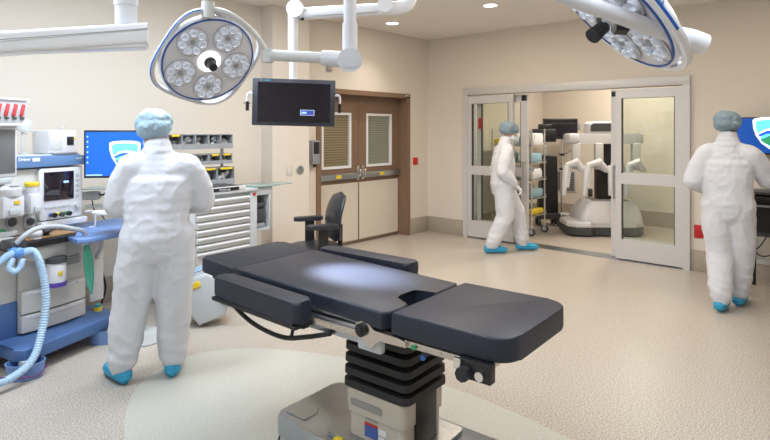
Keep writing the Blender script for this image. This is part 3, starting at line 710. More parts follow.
for i, x in enumerate((.023, .147)):
    g = MB().lathe([(.034, 0), (.034, .02), (.028, .022), (.001, .018)], 24, T(x, .16, .955) @ RX(90)).obj('pressure_gauge', M['dgrey'], AM) if i == 0 else MB().box(.11, .185, .14, .16, .885, .985, .012).obj('gauge_block', M['lgrey'], AM)
    if i == 0: MB().lathe([(.038, -.002), (.038, .024), (.033, .024), (.033, .0)], 24, T(x, .16, .955) @ RX(90), cap=False).obj('gauge_bezel', M['steel'], g)
    else: MB().cyl((.147, .14, .94), (.147, .125, .94), .026, n=20).obj('gauge_port', M['dgrey'], g)
MB().cyl((-.043, .15, .895), (-.043, .115, .895), .02, n=16).obj('flush_button', M['green'], AM)
MB().box(-.30, .04, .10, .16, .86, .90, .01).obj('lower_rail', M['lgrey'], AM)
# vaporizers
for x, yel in ((-.03, 0), (.125, 1)):
    r_ = .075 if not yel else .045
    b = MB(); b.box(x - r_, x + r_, .02, .15, 1.0, 1.15, .02); b.lathe([(.001, 0), (r_ * .95, 0), (r_, .01), (r_, .05), (r_ * .8, .06), (.001, .06)], 28, T(x, .08, 1.145)); vp = b.obj('vaporizer', M['white'], AM)
    if yel: MB().lathe([(.001, 0), (r_ * 1.05, 0), (r_ * 1.05, .022), (r_ * .9, .03), (.001, .03)], 28, T(x, .08, 1.20)).obj('vaporizer_cap', M['yellow'], vp)
    else:
        MB().cyl((x + .03, .07, 1.20), (x + .03, .07, 1.215), .028, n=20).obj('vaporizer_dial', M['mgrey'], vp); MB().box(x + .0, x + .035, .013, .02, 1.09, 1.115, .001).obj('vaporizer_label', M['yellow'], vp)
    b = MB(); b.box(x - r_ * .5, x + r_ * .5, .008, .022, 1.02, 1.06, .004); b.obj('sight_glass', M['lgrey'], vp)
# blue writing shelf to the right and white side panel
b = MB(); b.prism([(.22, -.28), (.29, -.32), (.52, -.32), (1.02, .20), (1.02, .33), (.50, .33), (.30, .10)], .80, .835, bev=.008); sh = b.obj('writing_shelf', M['bluel'], AM)
b = MB(); b.tube([(.52, -.15, .80), (.54, -.10, .70), (.56, -.02, .62), (.60, .02, .60)], .014); b.obj('shelf_bracket', M['lgrey'], sh)
b = MB(); b.box(.54, .66, .03, .06, .26, .79, .01); b.obj('waste_panel', M['white'], AM)
b = MB(); b.tube(spline([(.66, .1, .80), (.68, .12, .60), (.70, .1, .45), (.74, .12, .3), (.74, .2, .12)], 6), .008); b.obj('power_cable', M['black'], AM)
MB().cyl((.60, .02, .185), (.60, .02, .215), .03, n=20).obj('foot_brake', M['yellow'], AM)
MB().cyl((.60, .02, .215), (.60, .02, .235), .025, n=20).obj('brake_cap', M['teal'], AM)
for x, y in ((-.121, -.258), (.514, -.169), (.5, .56), (-.3, .56)):
    w = MB(); w.cyl((x - .02, y, .055), (x + .02, y, .055), .055, n=28); wo = w.obj('caster_wheel', M['dgrey'], AM)
    MB().cyl((x - .024, y, .055), (x + .024, y, .055), .03, n=20).obj('wheel_hub', M['lgrey'], wo)
    MB().box(x - .03, x + .03, y - .03, y + .03, .06, .115, .006).obj('caster_fork', M['lgrey'], wo)
# corrugated breathing hose
b = MB()
path = spline([(-.13, -.24, .81), (-.06, -.25, .795), (-.01, -.26, .65), (.005, -.27, .46), (-.03, -.28, .27), (-.12, -.33, .13), (-.27, -.36, .075), (-.42, -.35, .08)], 22)
b.tube(path, [.026 if i % 2 else .022 for i in range(len(path))], n=12); b.obj('breathing_hose', M['hose'], AM)
b = MB(); path = spline([(-.17, -.22, .81), (-.22, -.23, .80), (-.27, -.23, .77), (-.36, -.22, .74), (-.47, -.21, .75)], 18)
b.tube(path, [.024 if i % 2 else .020 for i in range(len(path))], n=12); path = spline([(-.19, -.24, .78), (-.215, -.25, .73), (-.19, -.26, .70), (-.15, -.25, .72), (-.13, -.25, .77)], 12)
b.tube(path, [.02 if i % 2 else .017 for i in range(len(path))], n=12); b.obj('breathing_hose', M['hose'], AM)
b = MB(); b.ell((-.15, -.235, .81), (.034, .03, .034)); b.cyl((-.15, -.26, .81), (-.15, -.15, .82), .022); b.obj('hose_connector', mat('hose_connector_blue', (.12, .30, .70), .4), AM)
MB().box(-.17, -.06, -.18, -.06, .82, .88, .015).obj('valve_block', M['dgrey'], AM)
b = MB(); b.tube(spline([(-.35, -.36, .11), (-.22, -.37, .06), (-.10, -.36, .03), (.0, -.3, .05)], 6), .005); b.obj('gas_line', mat('violet_tube', (.16, .04, .18), .4), AM)

# plastic tubs under the machine wheels
def tub(loc, lab_):
    b = MB(); n = 40
    def ring(rx, ry, z): return [Vector((rx * math.cos(2 * PI * i / n), ry * math.sin(2 * PI * i / n), z)) for i in range(n)]
    b.loft([ring(.095, .07, 0), ring(.115, .088, .105), ring(.108, .081, .105), ring(.088, .062, .012)])
    o = b.obj('plastic_tub', M['bluel']); o.location = loc; o.rotation_euler = (0, 0, R(-30)); tag(o, lab_, 'tub', 'blue tubs around the machine wheels')
tub((1.160, 4.13, .001), 'blue plastic tub on the floor around the front left machine wheel')
tub((1.75, 4.38, .001), 'blue plastic tub around the right machine wheel, beside the shoe cover')

# white box on top of the machine
wb = thing('monitor_module', 'white box with small dark display on top of the anaesthesia machine', 'medical device', AM.matrix_world @ Vector((0, 0, 0)), 15)
wb.location = (1.21, 4.41, 0); bpy.context.view_layer.update()
def amw(x, y, z): a = R(15); return Vector((1.21 + x * math.cos(a) - y * math.sin(a), 4.41 + x * math.sin(a) + y * math.cos(a), z))
wb.location = amw(.41, .25, 1.419)
MB().box(-.105, .115, -.08, .13, 0, .18, .012).obj('box_body', M['white'], wb); MB().box(.035, .09, -.086, -.078, .065, .13, .003).obj('display', M['black'], wb)
MB().box(.094, .11, -.083, -.079, .105, .122, .001).obj('sticker', M['yellow'], wb)
MB().box(-.10, .10, -.12, -.08, 0.0, .012, .003).obj('foot_strip', M['mgrey'], wb)
MB().lathe([(.011, 0), (.011, .02), (.001, .024)], 14, T(.065, .02, .185)).obj('top_knob', M['lgrey'], wb)
MB().box(-.098, .0, -.084, -.079, .03, .15, .002).obj('front_panel', M['offw'], wb)
sp_ = thing('tilted_display', 'small pale grey display tilted on a short arm beside the white box', 'display', amw(.205, .32, 1.419), 15)
b = MB(); b.box(-.055, .055, -.012, .012, -.055, .055, .008, m=T(0, 0, .22) @ RY(28) @ RX(-10)); b.obj('display_housing', M['offw'], sp_)
b = MB(); b.box(-.045, .045, -.016, -.010, -.045, .045, .002, m=T(0, 0, .22) @ RY(28) @ RX(-10)); b.obj('display_panel', M['lgrey'], sp_)
b = MB(); b.tube([(0, 0.01, 0), (0, .01, .12), (0, .01, .17)], .008); b.tube([(.03, .01, .19), (.075, .0, .17)], .007); b.cyl((0, 0, 0), (0, 0, .01), .03); b.obj('display_arm', M['lgrey'], sp_)

# patient monitor at the left edge
pc = at(2, 140, 3.45)
pm = thing('patient_monitor', 'grey patient monitor with red alarm lights cut by the left edge', 'monitor', pc, 24)
b = MB(); b.box(-.24, .105, 0, .08, -.235, .095, .014); b.obj('screen_housing', M['white'], pm); MB().box(-.22, .085, -.004, .002, -.21, .065, .002).obj('screen', M['scrgrey'], pm)
b = MB(); b.prism([(-.24, .10), (.108, .10), (.135, .16), (.15, .235), (.10, .258), (-.24, .27)], -.12, .0, T(0, -.04, 0) @ RX(90), bev=.008); al = b.obj('alarm_hood', M['lgrey'], pm)
MB().box(-.24, .145, -.05, .085, .245, .262, .006).obj('hood_top', M['white'], al)
for i in range(4):
    x = -.085 + i * .052 + .03
    rl = MB().box(x - .010, x + .010, -.052, -.036, .145, .225, .004, m=T(x, 0, .185) @ RY(14) @ T(-x, 0, -.185)).obj('alarm_light', M['redlight'], al)
    MB().box(x - .012, x + .012, -.050, -.038, .128, .143, .003).obj('light_socket', M['dgrey'], rl)
MB().box(-.24, .11, -.04, .02, .085, .105, .006).obj('hood_lip', M['white'], pm)
MB().box(-.02, .07, .0, .07, -.275, -.235, .008).obj('mount_bracket', M['lgrey'], pm)
b = MB(); b.tube([(.03, .04, -.27), (.03, .12, -.30), (.0, .35, -.33), (-.02, .60, -.35)], .022, n=12); b.obj('mount_arm', M['lgrey'], pm)

# desktop monitor with blue screen (two screens share the shield logo)
def shield(parent, cx, cz, s, y, m0):
    def poly(pts, off, mt, nm):
        b = MB(); b.prism([(cx + px * s, cz + pz * s) for px, pz in pts], 0, .0012, T(0, y - off, 0) @ RX(90)); o = b.obj(nm, mt, parent, smooth=0); return o
    outer = [(0, .56)] + [(.55 * math.sin(k / 8 * PI / 2) ** .7, .56 - .12 * (k / 8) ** 2) for k in range(1, 9)] + [(.53, .2), (.46, -.05), (.3, -.32), (0, -.56)]
    full = outer + [(-x, z) for x, z in outer[-2:0:-1]]
    inner = [(x * .84, z * .84) for x, z in full]
    r = poly(full, .001, M['logo_wh'], 'logo_rim'); poly(inner, .002, M['logo_lt'], 'logo_field')
    band = [(-.44, -.02), (-.2, .16), (.1, .2), (.44, .14), (.43, .02), (.38, -.08), (.1, .06), (-.15, .04), (-.40, -.16)]
    poly(band, .003, M['logo_wh'], 'logo_band'); poly([(-.38, -.02), (-.15, .10), (.1, .13), (.42, .08), (.38, -.02), (.1, .02), (-.15, .0), (-.36, -.10)], .004, M['logo_dk'], 'logo_wave')
    return poly([(-.34, -.20), (-.05, -.05), (.3, -.12), (.16, -.30), (0, -.42), (-.2, -.32)], .003, m0, 'logo_base')
def bolt_monitor(name, label, c, rot, w, h, screenm, logo, base):
    t = thing(name, label, 'monitor', c, rot)
    MB().box(-w, w, 0, .035, -h, h, .006).obj('housing', M['black'], t)
    sc = MB().box(-w + .014, w - .014, -.003, .001, -h + .016, h - .014).obj('screen', screenm, t)
    shield(sc, logo[0], logo[1], logo[2], -.003, M['logo_gr'] if base else M['logo_dk'])
    return t, sc
rotd = math.degrees(math.atan2(RT.y, RT.x))
PM, psc = bolt_monitor('desktop_monitor', 'black monitor with blue screen and shield logo left of the nearest person', at(119, 154, 4.35), rotd + 10, .255, .185, M['scrblue'], (.045, -.015, .21), 0)
ic = MB()
for i in range(6): ic.box(-.232, -.222, -.0045, -.003, .13 - i * .04, .142 - i * .04)
ic.obj('desktop_icons', M['icon'], psc)
MB().box(-.238, -.12, -.0045, -.003, -.167, -.157).obj('task_bar', M['icon'], psc)
b = MB(); b.box(-.06, .06, .035, .07, -.06, .06, .008); b.tube([(0, .07, 0), (0, .12, -.05), (.02, .12, -.28), (.02, .10, -.42)], .03, n=14); b.obj('stand', M['white'], PM)
# its workstation: shelf tubes, papers
gs = thing('glass_shelf', 'small teal edged glass shelf below the blue desktop monitor', 'shelf', at(103, 188, 4.85), rotd + 6)
b = MB(); b.prism(rrect(-.15, .16, -.10, .10, .05), -.004, .004); b.obj('shelf_glass', M['glasst'], gs)
b = MB(); b.prism(rrect(-.13, .16, -.10, .08, .05), -.155, -.147); b.obj('shelf_glass', M['glasst'], gs)
b = MB(); b.tube([(.10, .08, -.15), (.10, .09, .02), (.10, .09, .10)], .012); b.obj('shelf_post', M['white'], gs)
b = MB(); b.box(-.17, -.03, -.04, .05, -.10, -.03, .015); b.obj('side_module', M['offw'], gs)
b = MB(); b.tube(spline([(-.03, 0, -.05), (.0, -.02, -.06), (.03, -.02, -.04)], 5), .008); b.tube(spline([(-.1, .02, -.1), (-.08, .03, -.2), (-.02, .04, -.25), (.02, .05, -.35)], 6), .005); b.obj('cable', M['black'], gs)
ks = thing('work_table', 'white work surface with papers in front of the nearest person', 'table', at(113, 211, 4.10), rotd + 8)
b = MB(); b.box(-.10, .34, -.10, .16, -.016, 0, .004); b.obj('table_top', M['white'], ks)
b = MB(); b.cyl((.18, .12, -.016), (.18, .12, -.93), .025, n=16); b.box(-.02, .38, -.0, .16, -.985, -.93, .02) if False else b.cyl((.18, .12, -.93), (.18, .12, -1.0), .10, .14, n=24); b.obj('table_stand', M['lgrey'], ks)
for i, (dx, dy, r_) in enumerate(((-.03, -.03, 12), (.06, .0, -8))):
    pz = MB().box(-.09, .09, -.065, .065, 0, .004 + .004 * i, m=RZ(r_)).obj('paper_stack', M['paper']); pz.location = at(113, 211, 4.10) + RT * dx + FW * dy + UP * (.001 + .005 * i); pz.rotation_euler = (0, 0, R(rotd + 8))
    tag(pz, ('loose white papers lying nearest the left edge of the white work surface', 'white papers lying on top of other sheets beside the person’s arm')[i], 'papers', 'papers on the white work surface')

# ------------------------------------------------------------------ drawer cart with organiser bins
DC = thing('drawer_cart', 'grey wheeled drawer cart with many shallow drawers behind the table head', 'cart', (3.1, 4.45, 0), 4)
b = MB(); b.box(-.60, .0, .02, .55, .12, 1.02, .004); b.box(0, .085, -.005, .55, .12, 1.03, .006); b.box(-.64, -.58, .0, .55, .12, 1.02, .006); b.obj('cart_body', M['lgrey'], DC)
def dc_drawer(z0, z1):
    d = MB().box(-.575, -.004, -.002, .02, z0 + .010, z1, .003).obj('drawer', M['offw'], DC)
    b = MB(); b.prism([(0, 0), (-.022, .004), (-.026, .018), (0, .024)], -.565, -.012, T(0, 0, z1 - .030) @ Matrix(((0, 0, 1, 0), (1, 0, 0, 0), (0, 1, 0, 0), (0, 0, 0, 1)))); b.obj('handle', M['white'], d)
zz = [.985, .92, .855, .79, .725, .66, .595, .53, .40, .27, .14]
for i in range(len(zz) - 1): dc_drawer(zz[i + 1], zz[i])
MB().box(-.64, .09, -.02, .55, 1.02, 1.045, .006).obj('cart_top', M['lgrey'], DC)
wt = MB().box(-.52, -.06, -.02, .30, 1.045, 1.085, .006).obj('work_tray', M['white'], DC); MB().box(-.50, -.08, .0, .28, 1.082, 1.088, .001).obj('tray_mat', M['dgrey'], wt)
MB().box(-.47, -.14, -.024, -.019, 1.05, 1.08, .001).obj('name_strip', M['black'], wt)
text_mesh('Armstrong', .026, 'lettering', M['paper'], wt, T(-.30, -.0255, 1.064) @ RX(90))
b = MB(); b.box(.085, .40, .02, .34, 1.045, 1.058, .003); b.box(.40, .60, .06, .26, 1.045, 1.055, .003) ; b.obj('side_shelf', M['glasst'], DC)
b = MB(); b.box(.09, .31, .04, .34, .965, 1.04, .006); b.box(.09, .10, .04, .34, .64, .97); b.box(.27, .285, .04, .34, .64, .97, .002); b.box(.09, .285, .32, .34, .64, .97); b.box(.09, .285, .04, .34, .62, .64, .002); sb = b.obj('side_box', M['lgrey'], DC)
MB().box(.115, .25, .06, .25, .70, .83, .02).cyl((.12, .10, .86), (.24, .10, .86), .03).obj('box_device', M['dgrey'], sb)
MB().box(.11, .24, .06, .25, .642, .69, .015).obj('box_tray', M['mgrey'], sb)
MB().cyl((.045, -.005, .99), (.045, -.018, .99), .014, n=16).obj('lock_button', M['red'], DC)
b = MB(); b.tube([(.085, .05, .35), (.26, .05, .35), (.26, .05, .12)], .02); b.box(.09, .26, .03, .30, .12, .34, .03); b.obj('side_bin', M['lgrey'], DC)
for x, y in ((-.55, .06), (.03, .06), (-.55, .5), (.03, .5)):
    wo = MB().cyl((x - .018, y, .05), (x + .018, y, .05), .05, n=24).obj('caster_wheel', M['dgrey'], DC); MB().box(x - .025, x + .025, y - .025, y + .025, .06, .13, .005).obj('caster_fork', M['lgrey'], wo)
for x in (-.50, .06): MB().box(x - .012, x + .012, .50, .52, 1.02, 1.56, .002).obj('organiser_post', M['lgrey'], DC)
rb = random.Random(3)
for (z0, z1, x0, x1, yel) in ((1.42, 1.56, -.62, .08, 0), (1.27, 1.37, -.60, .075, 1), (1.06, 1.235, -.30, .10, 2)):
    n = 5 if yel < 2 else 2; w = (x1 - x0) / n
    for i in range(n):
        a0 = x0 + i * w
        b = MB(); b.box(a0, a0 + .006, .36, .50, z0, z1); b.box(a0 + w - .008, a0 + w - .002, .36, .50, z0, z1); b.box(a0, a0 + w - .002, .36, .50, z0, z0 + .006); b.box(a0, a0 + w - .002, .36, .50, z1 - .008, z1); b.box(a0, a0 + w - .002, .49, .50, z0, z1); b.box(a0, a0 + w - .002, .355, .36, z0, z0 + (z1 - z0) * .35)
        bi = b.obj('organiser_bin', M['mgrey'], DC)
        if (yel and i >= n - 2) or i == 0: MB().box(a0 + .03, a0 + w - .03, .352, .357, z1 - .02, z1 - .002).obj('bin_label', M['yellow'], bi)
        c = MB()
        for q in range(5):
            cx = a0 + .02 + rb.random() * (w - .045); cz = z0 + .02 + rb.random() * (z1 - z0) * .55
            c.box(-.018, .018, -.012, .012, -.022, .03, .004, m=T(cx, .42 + rb.random() * .04, cz) @ RY(rb.uniform(-50, 50)) @ RX(rb.uniform(-20, 20)))
        c.obj('bin_contents', M['pkgw'] if i % 2 else M['offw'], bi)

# portable warming unit leaning beside the table head
WU = thing('suction_unit', 'pale grey portable unit with yellow label leaning below the table head', 'medical device', at(216, 318, 4.62), rotd + 20)
WU.location.z = 0.052
WU.rotation_euler = (0, R(-24), R(rotd + 14))
b = MB(); b.prism([(-.13, .02), (.09, .0), (.13, .05), (.15, .30), (.10, .385), (-.02, .40), (-.15, .30), (-.17, .20)], -.10, .10, RX(90), bev=.025); bd = b.obj('unit_body', M['lgrey'], WU)
b = MB(); b.prism([(-.185, .22), (-.15, .15), (-.11, .20), (-.12, .31), (-.165, .32)], -.085, .085, RX(90), bev=.012); b.obj('front_nose', M['offw'], WU)
MB().box(-.05, .05, -.006, .006, -.055, .055, .004, m=T(-.182, -.03, .245) @ RZ(0) @ RY(20) @ RZ(90)).obj('display', M['screen'], WU)
MB().box(-.05, .02, -.108, -.09, .31, .36, .004).obj('warning_label', M['yellow'], WU)
b = MB(); b.tube([(-.02, -.05, .39), (-.01, -.05, .43), (.09, -.05, .42), (.11, -.05, .37)], .012); b.tube([(-.02, .05, .39), (-.01, .05, .43), (.09, .05, .42), (.11, .05, .37)], .012); b.cyl((-.01, -.05, .43), (-.01, .05, .43), .012); b.obj('carry_handle', M['hose'], WU)
MB().cyl((.13, -.09, .12), (.13, -.12, .12), .03, n=18).obj('hose_port', M['teal'], WU)
b = MB(); b.tube(spline([(.13, -.10, .10), (.18, -.12, .03), (.24, -.10, .03), (.24, -.06, .08), (.19, -.05, .10)], 5), .014); b.obj('unit_hose', M['offw'], WU)

# ------------------------------------------------------------------ office chair
CH = thing('office_chair', 'black padded office chair with armrests near the brown double door', 'chair', (3.51, 3.95, 0), rotd + 22)
b = MB(); ring = []
for k in range(15):
    f = k / 14; z = .54 + f * .47; wd = .21 * (1 - abs(2 * f - 1) ** 3.2) ** .45 + .012; cx = .17 + .05 * math.sin(PI * f) * -1 + .06 * f
    ring.append([Vector((cx + .046 * math.cos(a) * min(1, wd * 12), wd * math.sin(a), z)) for a in [2 * PI * i / 28 for i in range(28)]])
b.loft(ring); b.obj('backrest', M['leather'], CH)
b = MB(); b.prism(rrect(-.24, .20, -.23, .23, .10), .455, .52, bev=.025); b.obj('seat', M['leather'], CH)
b = MB(); b.tube([(.0, 0, .45), (.17, 0, .44), (.22, 0, .50), (.22, 0, .70)], .022, flat=1.6); b.obj('back_post', M['black'], CH)
for s in (-1, 1):
    b = MB(); b.box(-.06, .03, s * .25 - .016, s * .25 + .016, .44, .72, .006); b.tube([(-.005, s * .25, .45), (-.005, s * .15, .44)], .014); a_ = b.obj('arm_support', M['black'], CH)
    MB().prism(rrect(-.17, .12, s * .26 - .045, s * .26 + .045, .04), .712, .752, bev=.010).obj('armrest', M['leather'], CH)
b = MB(); b.cyl((0, 0, .12), (0, 0, .46), .028, n=16); b.cyl((0, 0, .43), (0, 0, .455), .10, .08); b.obj('gas_lift', M['black'], CH)
for k in range(5):
    a = 2 * PI * k / 5 + .3; c, s = math.cos(a), math.sin(a)
    lg = MB().tube([(0.03 * c, .03 * s, .12), (.15 * c, .15 * s, .105), (.28 * c, .28 * s, .075)], [.026, .022, .016]).obj('leg', M['black'], CH)
    MB().cyl((.28 * c - .02 * s, .28 * s + .02 * c, .03), (.28 * c + .02 * s, .28 * s - .02 * c, .03), .03, n=16).obj('caster', M['rubber'], lg)

# ------------------------------------------------------------------ right-hand workstation and monitor
WM, wsc = bolt_monitor('wall_monitor', 'blue screen with shield logo on the wall at the right edge', (6.93, .84, 1.54), -90 + 4, .30, .195, M['scrblue2'], (.02, .02, .31), 1)
b = MB(); b.box(-.08, .08, .035, .14, -.08, .08, .006); b.obj('wall_mount', M['black'], WM)
WS = thing('computer_workstation', 'black computer workstation under the wall monitor at the right edge', 'workstation', (6.60, .70, 0), -90)
b = MB(); b.box(-.33, .36, -.28, .30, .93, .97, .006); b.obj('desk_top', M['black'], WS)
b = MB(); b.box(-.31, .34, -.10, .32, .56, .93, .008); cb_ = b.obj('cabinet', M['dgrey'], WS); MB().box(-.20, .10, -.112, -.10, .85, .87, .002).obj('drawer_pull', M['lgrey'], cb_)
MB().box(-.29, .32, -.108, -.10, .60, .90, .002).obj('cabinet_door', M['black'], cb_)
b = MB(); b.box(-.30, .30, -.27, .10, .985, 1.01, .006); b.obj('keyboard_tray', M['dgrey'], WS)
for x, y in ((-.27, -.22), (.31, -.22), (-.27, .27), (.31, .27)): MB().cyl((x, y, 0), (x, y, .94), .018, n=14).obj('leg', M['black'], WS)
UP_ = thing('power_unit', 'small white wall box with black knob below the workstation at right', 'wall device', (XW, 1.07, .52)); 
MB().box(-.09, 0, -.045, .045, -.12, .14, .008).obj('unit_body', M['offw'], UP_); MB().cyl((-.09, 0, -.06), (-.12, 0, -.06), .028, n=18).obj('unit_knob', M['black'], UP_)
MB().box(-.10, -.02, -.05, .04, -.24, -.13, .01).obj('plug_block', M['mgrey'], UP_)
b = MB(); b.tube(spline([(-.06, -.03, -.20), (-.08, -.12, -.16), (-.05, -.2, .0), (-.03, -.22, .15)], 6), .006); b.tube(spline([(-.06, -.04, -.16), (-.10, -.14, -.24), (-.05, -.26, -.22)], 6), .006); cbl = b.obj('cable', M['black'], UP_)
rs = MB().box(-.014, .0, -.14, .14, -.02, .035, .003).obj('cable_raceway', M['offw']); rs.location = (XW - .014, .9, .20)
tag(rs, 'pale horizontal cable strip on the wall above the right baseboard', 'cable strip')

# ------------------------------------------------------------------ far room: surgical robot
RB = thing('surgical_robot', 'white surgical robot cart with black column and hanging arms in the far room', 'surgical robot', (8.71, 3.195, 0), -50)
b = MB(); def_ = [(-.62, -.20), (-.52, -.32), (-.30, -.34), (-.22, -.27), (.36, -.34), (.52, -.22), (.52, .32), (.38, .42), (-.30, .42), (-.62, .20)]
b.prism(def_, .02, .14, bev=.02); b.obj('base_skirt', M['dgrey'], RB)
b = MB(); b.prism(def_, .14, .22, bev=.02); b.loft([[Vector((x * s + ox, y * s, z)) for x, y in rrect(-.42, .50, -.30, .40, .10)] for s, ox, z in ((1.02, 0, .2), (1, 0, .30), (.86, 0.02, .45), (.74, .03, .52), (.5, .03, .53))])
b.obj('base_cover', M['white'], RB); b = MB(); b.box(-.22, .32, -.20, .20, .50, .54, .02); b.obj('base_top_insert', M['mgrey'], RB)
b = MB(); b.box(-.10, .10, -.09, .13, .50, 1.42, .012); b.obj('column', M['black'], RB)
b = MB(); b.prism(rrect(-.54, .56, -.15, .17, .05), 1.39, 1.55, bev=.02); b.box(-.57, -.42, -.18, .18, 1.40, 1.54, .03); b.obj('boom', M['white'], RB)
b = MB(); b.prism([(-.26, 0), (.16, 0), (.26, .18), (-.22, .18), (-.26, .15)], -.14, .14, T(0, 0, 1.55) @ RX(90), bev=.015); tc_ = b.obj('boom_housing', M['white'], RB)
b = MB(); b.prism([(-.245, .03), (.14, .03), (.18, .15), (-.20, .15), (-.245, .12)], 0, .006, T(0, -.143, 1.55) @ RX(90)); b.obj('housing_window', M['dgrey'], tc_)
for i, (x, dxx, y) in enumerate(((-.46, -.17, -.12), (-.12, -.20, -.14), (.17, -.13, -.14), (.45, -.16, -.12))):
    b = MB(); b.box(x - .06, x + .06, y - .05, y + .07, 1.00, 1.40, .02); ar = b.obj('robot_arm', M['offw'], RB)
    b = MB(); e = (x + dxx, y - .10, 1.06); w = (x + dxx * 1.4, y - .18, .62)
    b.tube([(x, y - .02, 1.05), (x - dxx * .4, y - .1, 1.00), (x + dxx * .2, y - .14, 1.12), e], [.05, .05, .06, .045], n=12); b.obj('arm_joint', M['white'], ar)
    b = MB(); b.tube([e, ((e[0] + w[0]) / 2, y - .15, .86), w], [.055, .05, .03], n=12); b.tube([(e[0] + .05, e[1], e[2] - .02), (w[0] + .06, w[1], w[2] + .12)], [.03, .022], n=10); b.obj('instrument_link', M['white'], ar)

# monitor on a stand at the back
MS = thing('monitor_stand', 'black flat monitor on a chrome rolling stand in the far room', 'monitor stand', (9.32, 4.17, 0), -50)
b = MB(); b.box(-.30, .30, -.03, .02, 1.44, 1.80, .006); sc_ = b.obj('screen_housing', M['dgrey'], MS); MB().box(-.285, .285, -.036, -.030, 1.46, 1.785).obj('screen', M['screen'], sc_)
b = MB(); b.cyl((.04, .04, .10), (.04, .04, 1.6), .022, n=16); b.obj('pole', M['chrome'], MS)
for k in range(4):
    a = PI / 4 + k * PI / 2; c, s = math.cos(a), math.sin(a)
    lg = MB().tube([(.04, .04, .13), (.04 + .33 * c, .04 + .33 * s, .09)], [.03, .022]).obj('leg', M['lgrey'], MS)
    MB().cyl((.04 + .33 * c - .015, .04 + .33 * s, .04), (.04 + .33 * c + .015, .04 + .33 * s, .04), .04, n=16).obj('caster', M['dgrey'], lg)
for z in (.9, 1.15): MB().box(.0, .08, .0, .06, z, z + .04, .006).obj('pole_clamp', M['black'], MS)
b = MB(); b.tube(spline([(.2, -.01, 1.44), (.22, .0, 1.3), (.14, .02, 1.2), (.06, .03, 1.18)], 5), .006); b.obj('cable', M['black'], MS)
# small camera on the wall side of that monitor
sc2 = thing('small_speaker', 'small grey device beside the black monitor in the far room', 'device', (9.60, 3.98, 1.60), -60)
MB().box(-.05, .05, -.04, .04, 0, .13, .01).obj('device_body', M['mgrey'], sc2); MB().cyl((0, .04, .06), (0, .20, .06), .015).obj('device_bracket', M['lgrey'], sc2)

# black tall equipment cart
EC = thing('equipment_cart', 'tall black panel cart with a black monitor, behind the supply rack', 'cart', (8.84, 4.17, 0), -50)
b = MB(); b.prism([(-.17, .22), (.15, .22), (.13, 1.16), (-.10, 1.18)], -.10, .10, RX(90), bev=.01); b.obj('cart_body', M['black'], EC)
b = MB(); b.box(-.20, .18, -.14, .14, .12, .22, .01); b.obj('cart_base', M['dgrey'], EC)
for x, y in ((-.16, -.10), (.15, -.10), (-.16, .10), (.15, .10)): MB().cyl((x - .015, y, .06), (x + .015, y, .06), .06, n=18).obj('caster', M['dgrey'], EC)
b = MB(); b.cyl((-.05, .0, 1.15), (-.05, 0, 1.40), .02); b.obj('monitor_neck', M['lgrey'], EC)
b = MB(); b.box(-.27, .13, -.06, .05, 1.40, 1.62, .02); b.box(-.16, .06, -.05, .04, 1.60, 1.70, .02); b.obj('monitor', M['black'], EC)

# supply rack with packages
SR = thing('supply_rack', 'chrome wire rack with wheels inside the sliding door, loaded with blue packs', 'rack', (7.98, 4.22, 0), 0)
for x, y in ((-.22, -.30), (.22, -.30), (-.22, .38), (.22, .38)):
    MB().cyl((x, y, .14), (x, y, 1.62), .012, n=10).obj('rack_post', M['chrome'], SR)
    w = MB().cyl((x - .015, y, .06), (x + .015, y, .06), .06, n=20).obj('caster', M['dgrey'], SR); MB().cyl((x - .018, y, .06), (x + .018, y, .06), .035, n=16).obj('caster_hub', M['lgrey'], w); MB().box(x - .02, x + .02, y - .02, y + .02, .07, .15, .004).obj('caster_fork', M['lgrey'], w)
levels = (.30, .56, .84, 1.10, 1.36)
for z in levels:
    b = MB(); b.box(-.24, .24, -.32, .40, z - .012, z - .004)
    for k in range(9): b.cyl((-.24, -.32 + k * .09, z), (.24, -.32 + k * .09, z), .004, n=6)
    for x in (-.24, .24): b.cyl((x, -.32, z), (x, .40, z), .006, n=6); b.cyl((x, -.32, z + .03), (x, .40, z + .03), .004, n=6)
    b.obj('wire_shelf', M['chrome'], SR)
def rk(x, y, z): a = 0.0; return Vector((7.98 + x * math.cos(a) - y * math.sin(a), 4.22 + x * math.sin(a) + y * math.cos(a), z))
rp = random.Random(11)
def pack_mesh(seed, sx, sy, sz):
    b = MB(); sy *= .76; b.box(-sx / 2, sx / 2, -sy / 2, sy / 2, 0, sz, min(sx, sy, sz) * .3, seg=2)
    bmesh.ops.subdivide_edges(b.bm, edges=b.bm.edges[:], cuts=2)
    for v in b.bm.verts: v.co += Vector(noise.noise_vector(v.co * 16 + Vector((seed, 0, 0)))) * Vector((.045, .018, .035)).length * .26 * min(1, max(0, v.co.z) / .03)
    return b
lv = {.30: 'bottom', .56: 'second lowest', .84: 'middle', 1.10: 'second highest', 1.36: 'top'}
poss = ['nearest the opening', 'second from the opening', 'midway along', 'second from the left end', 'at the left end']
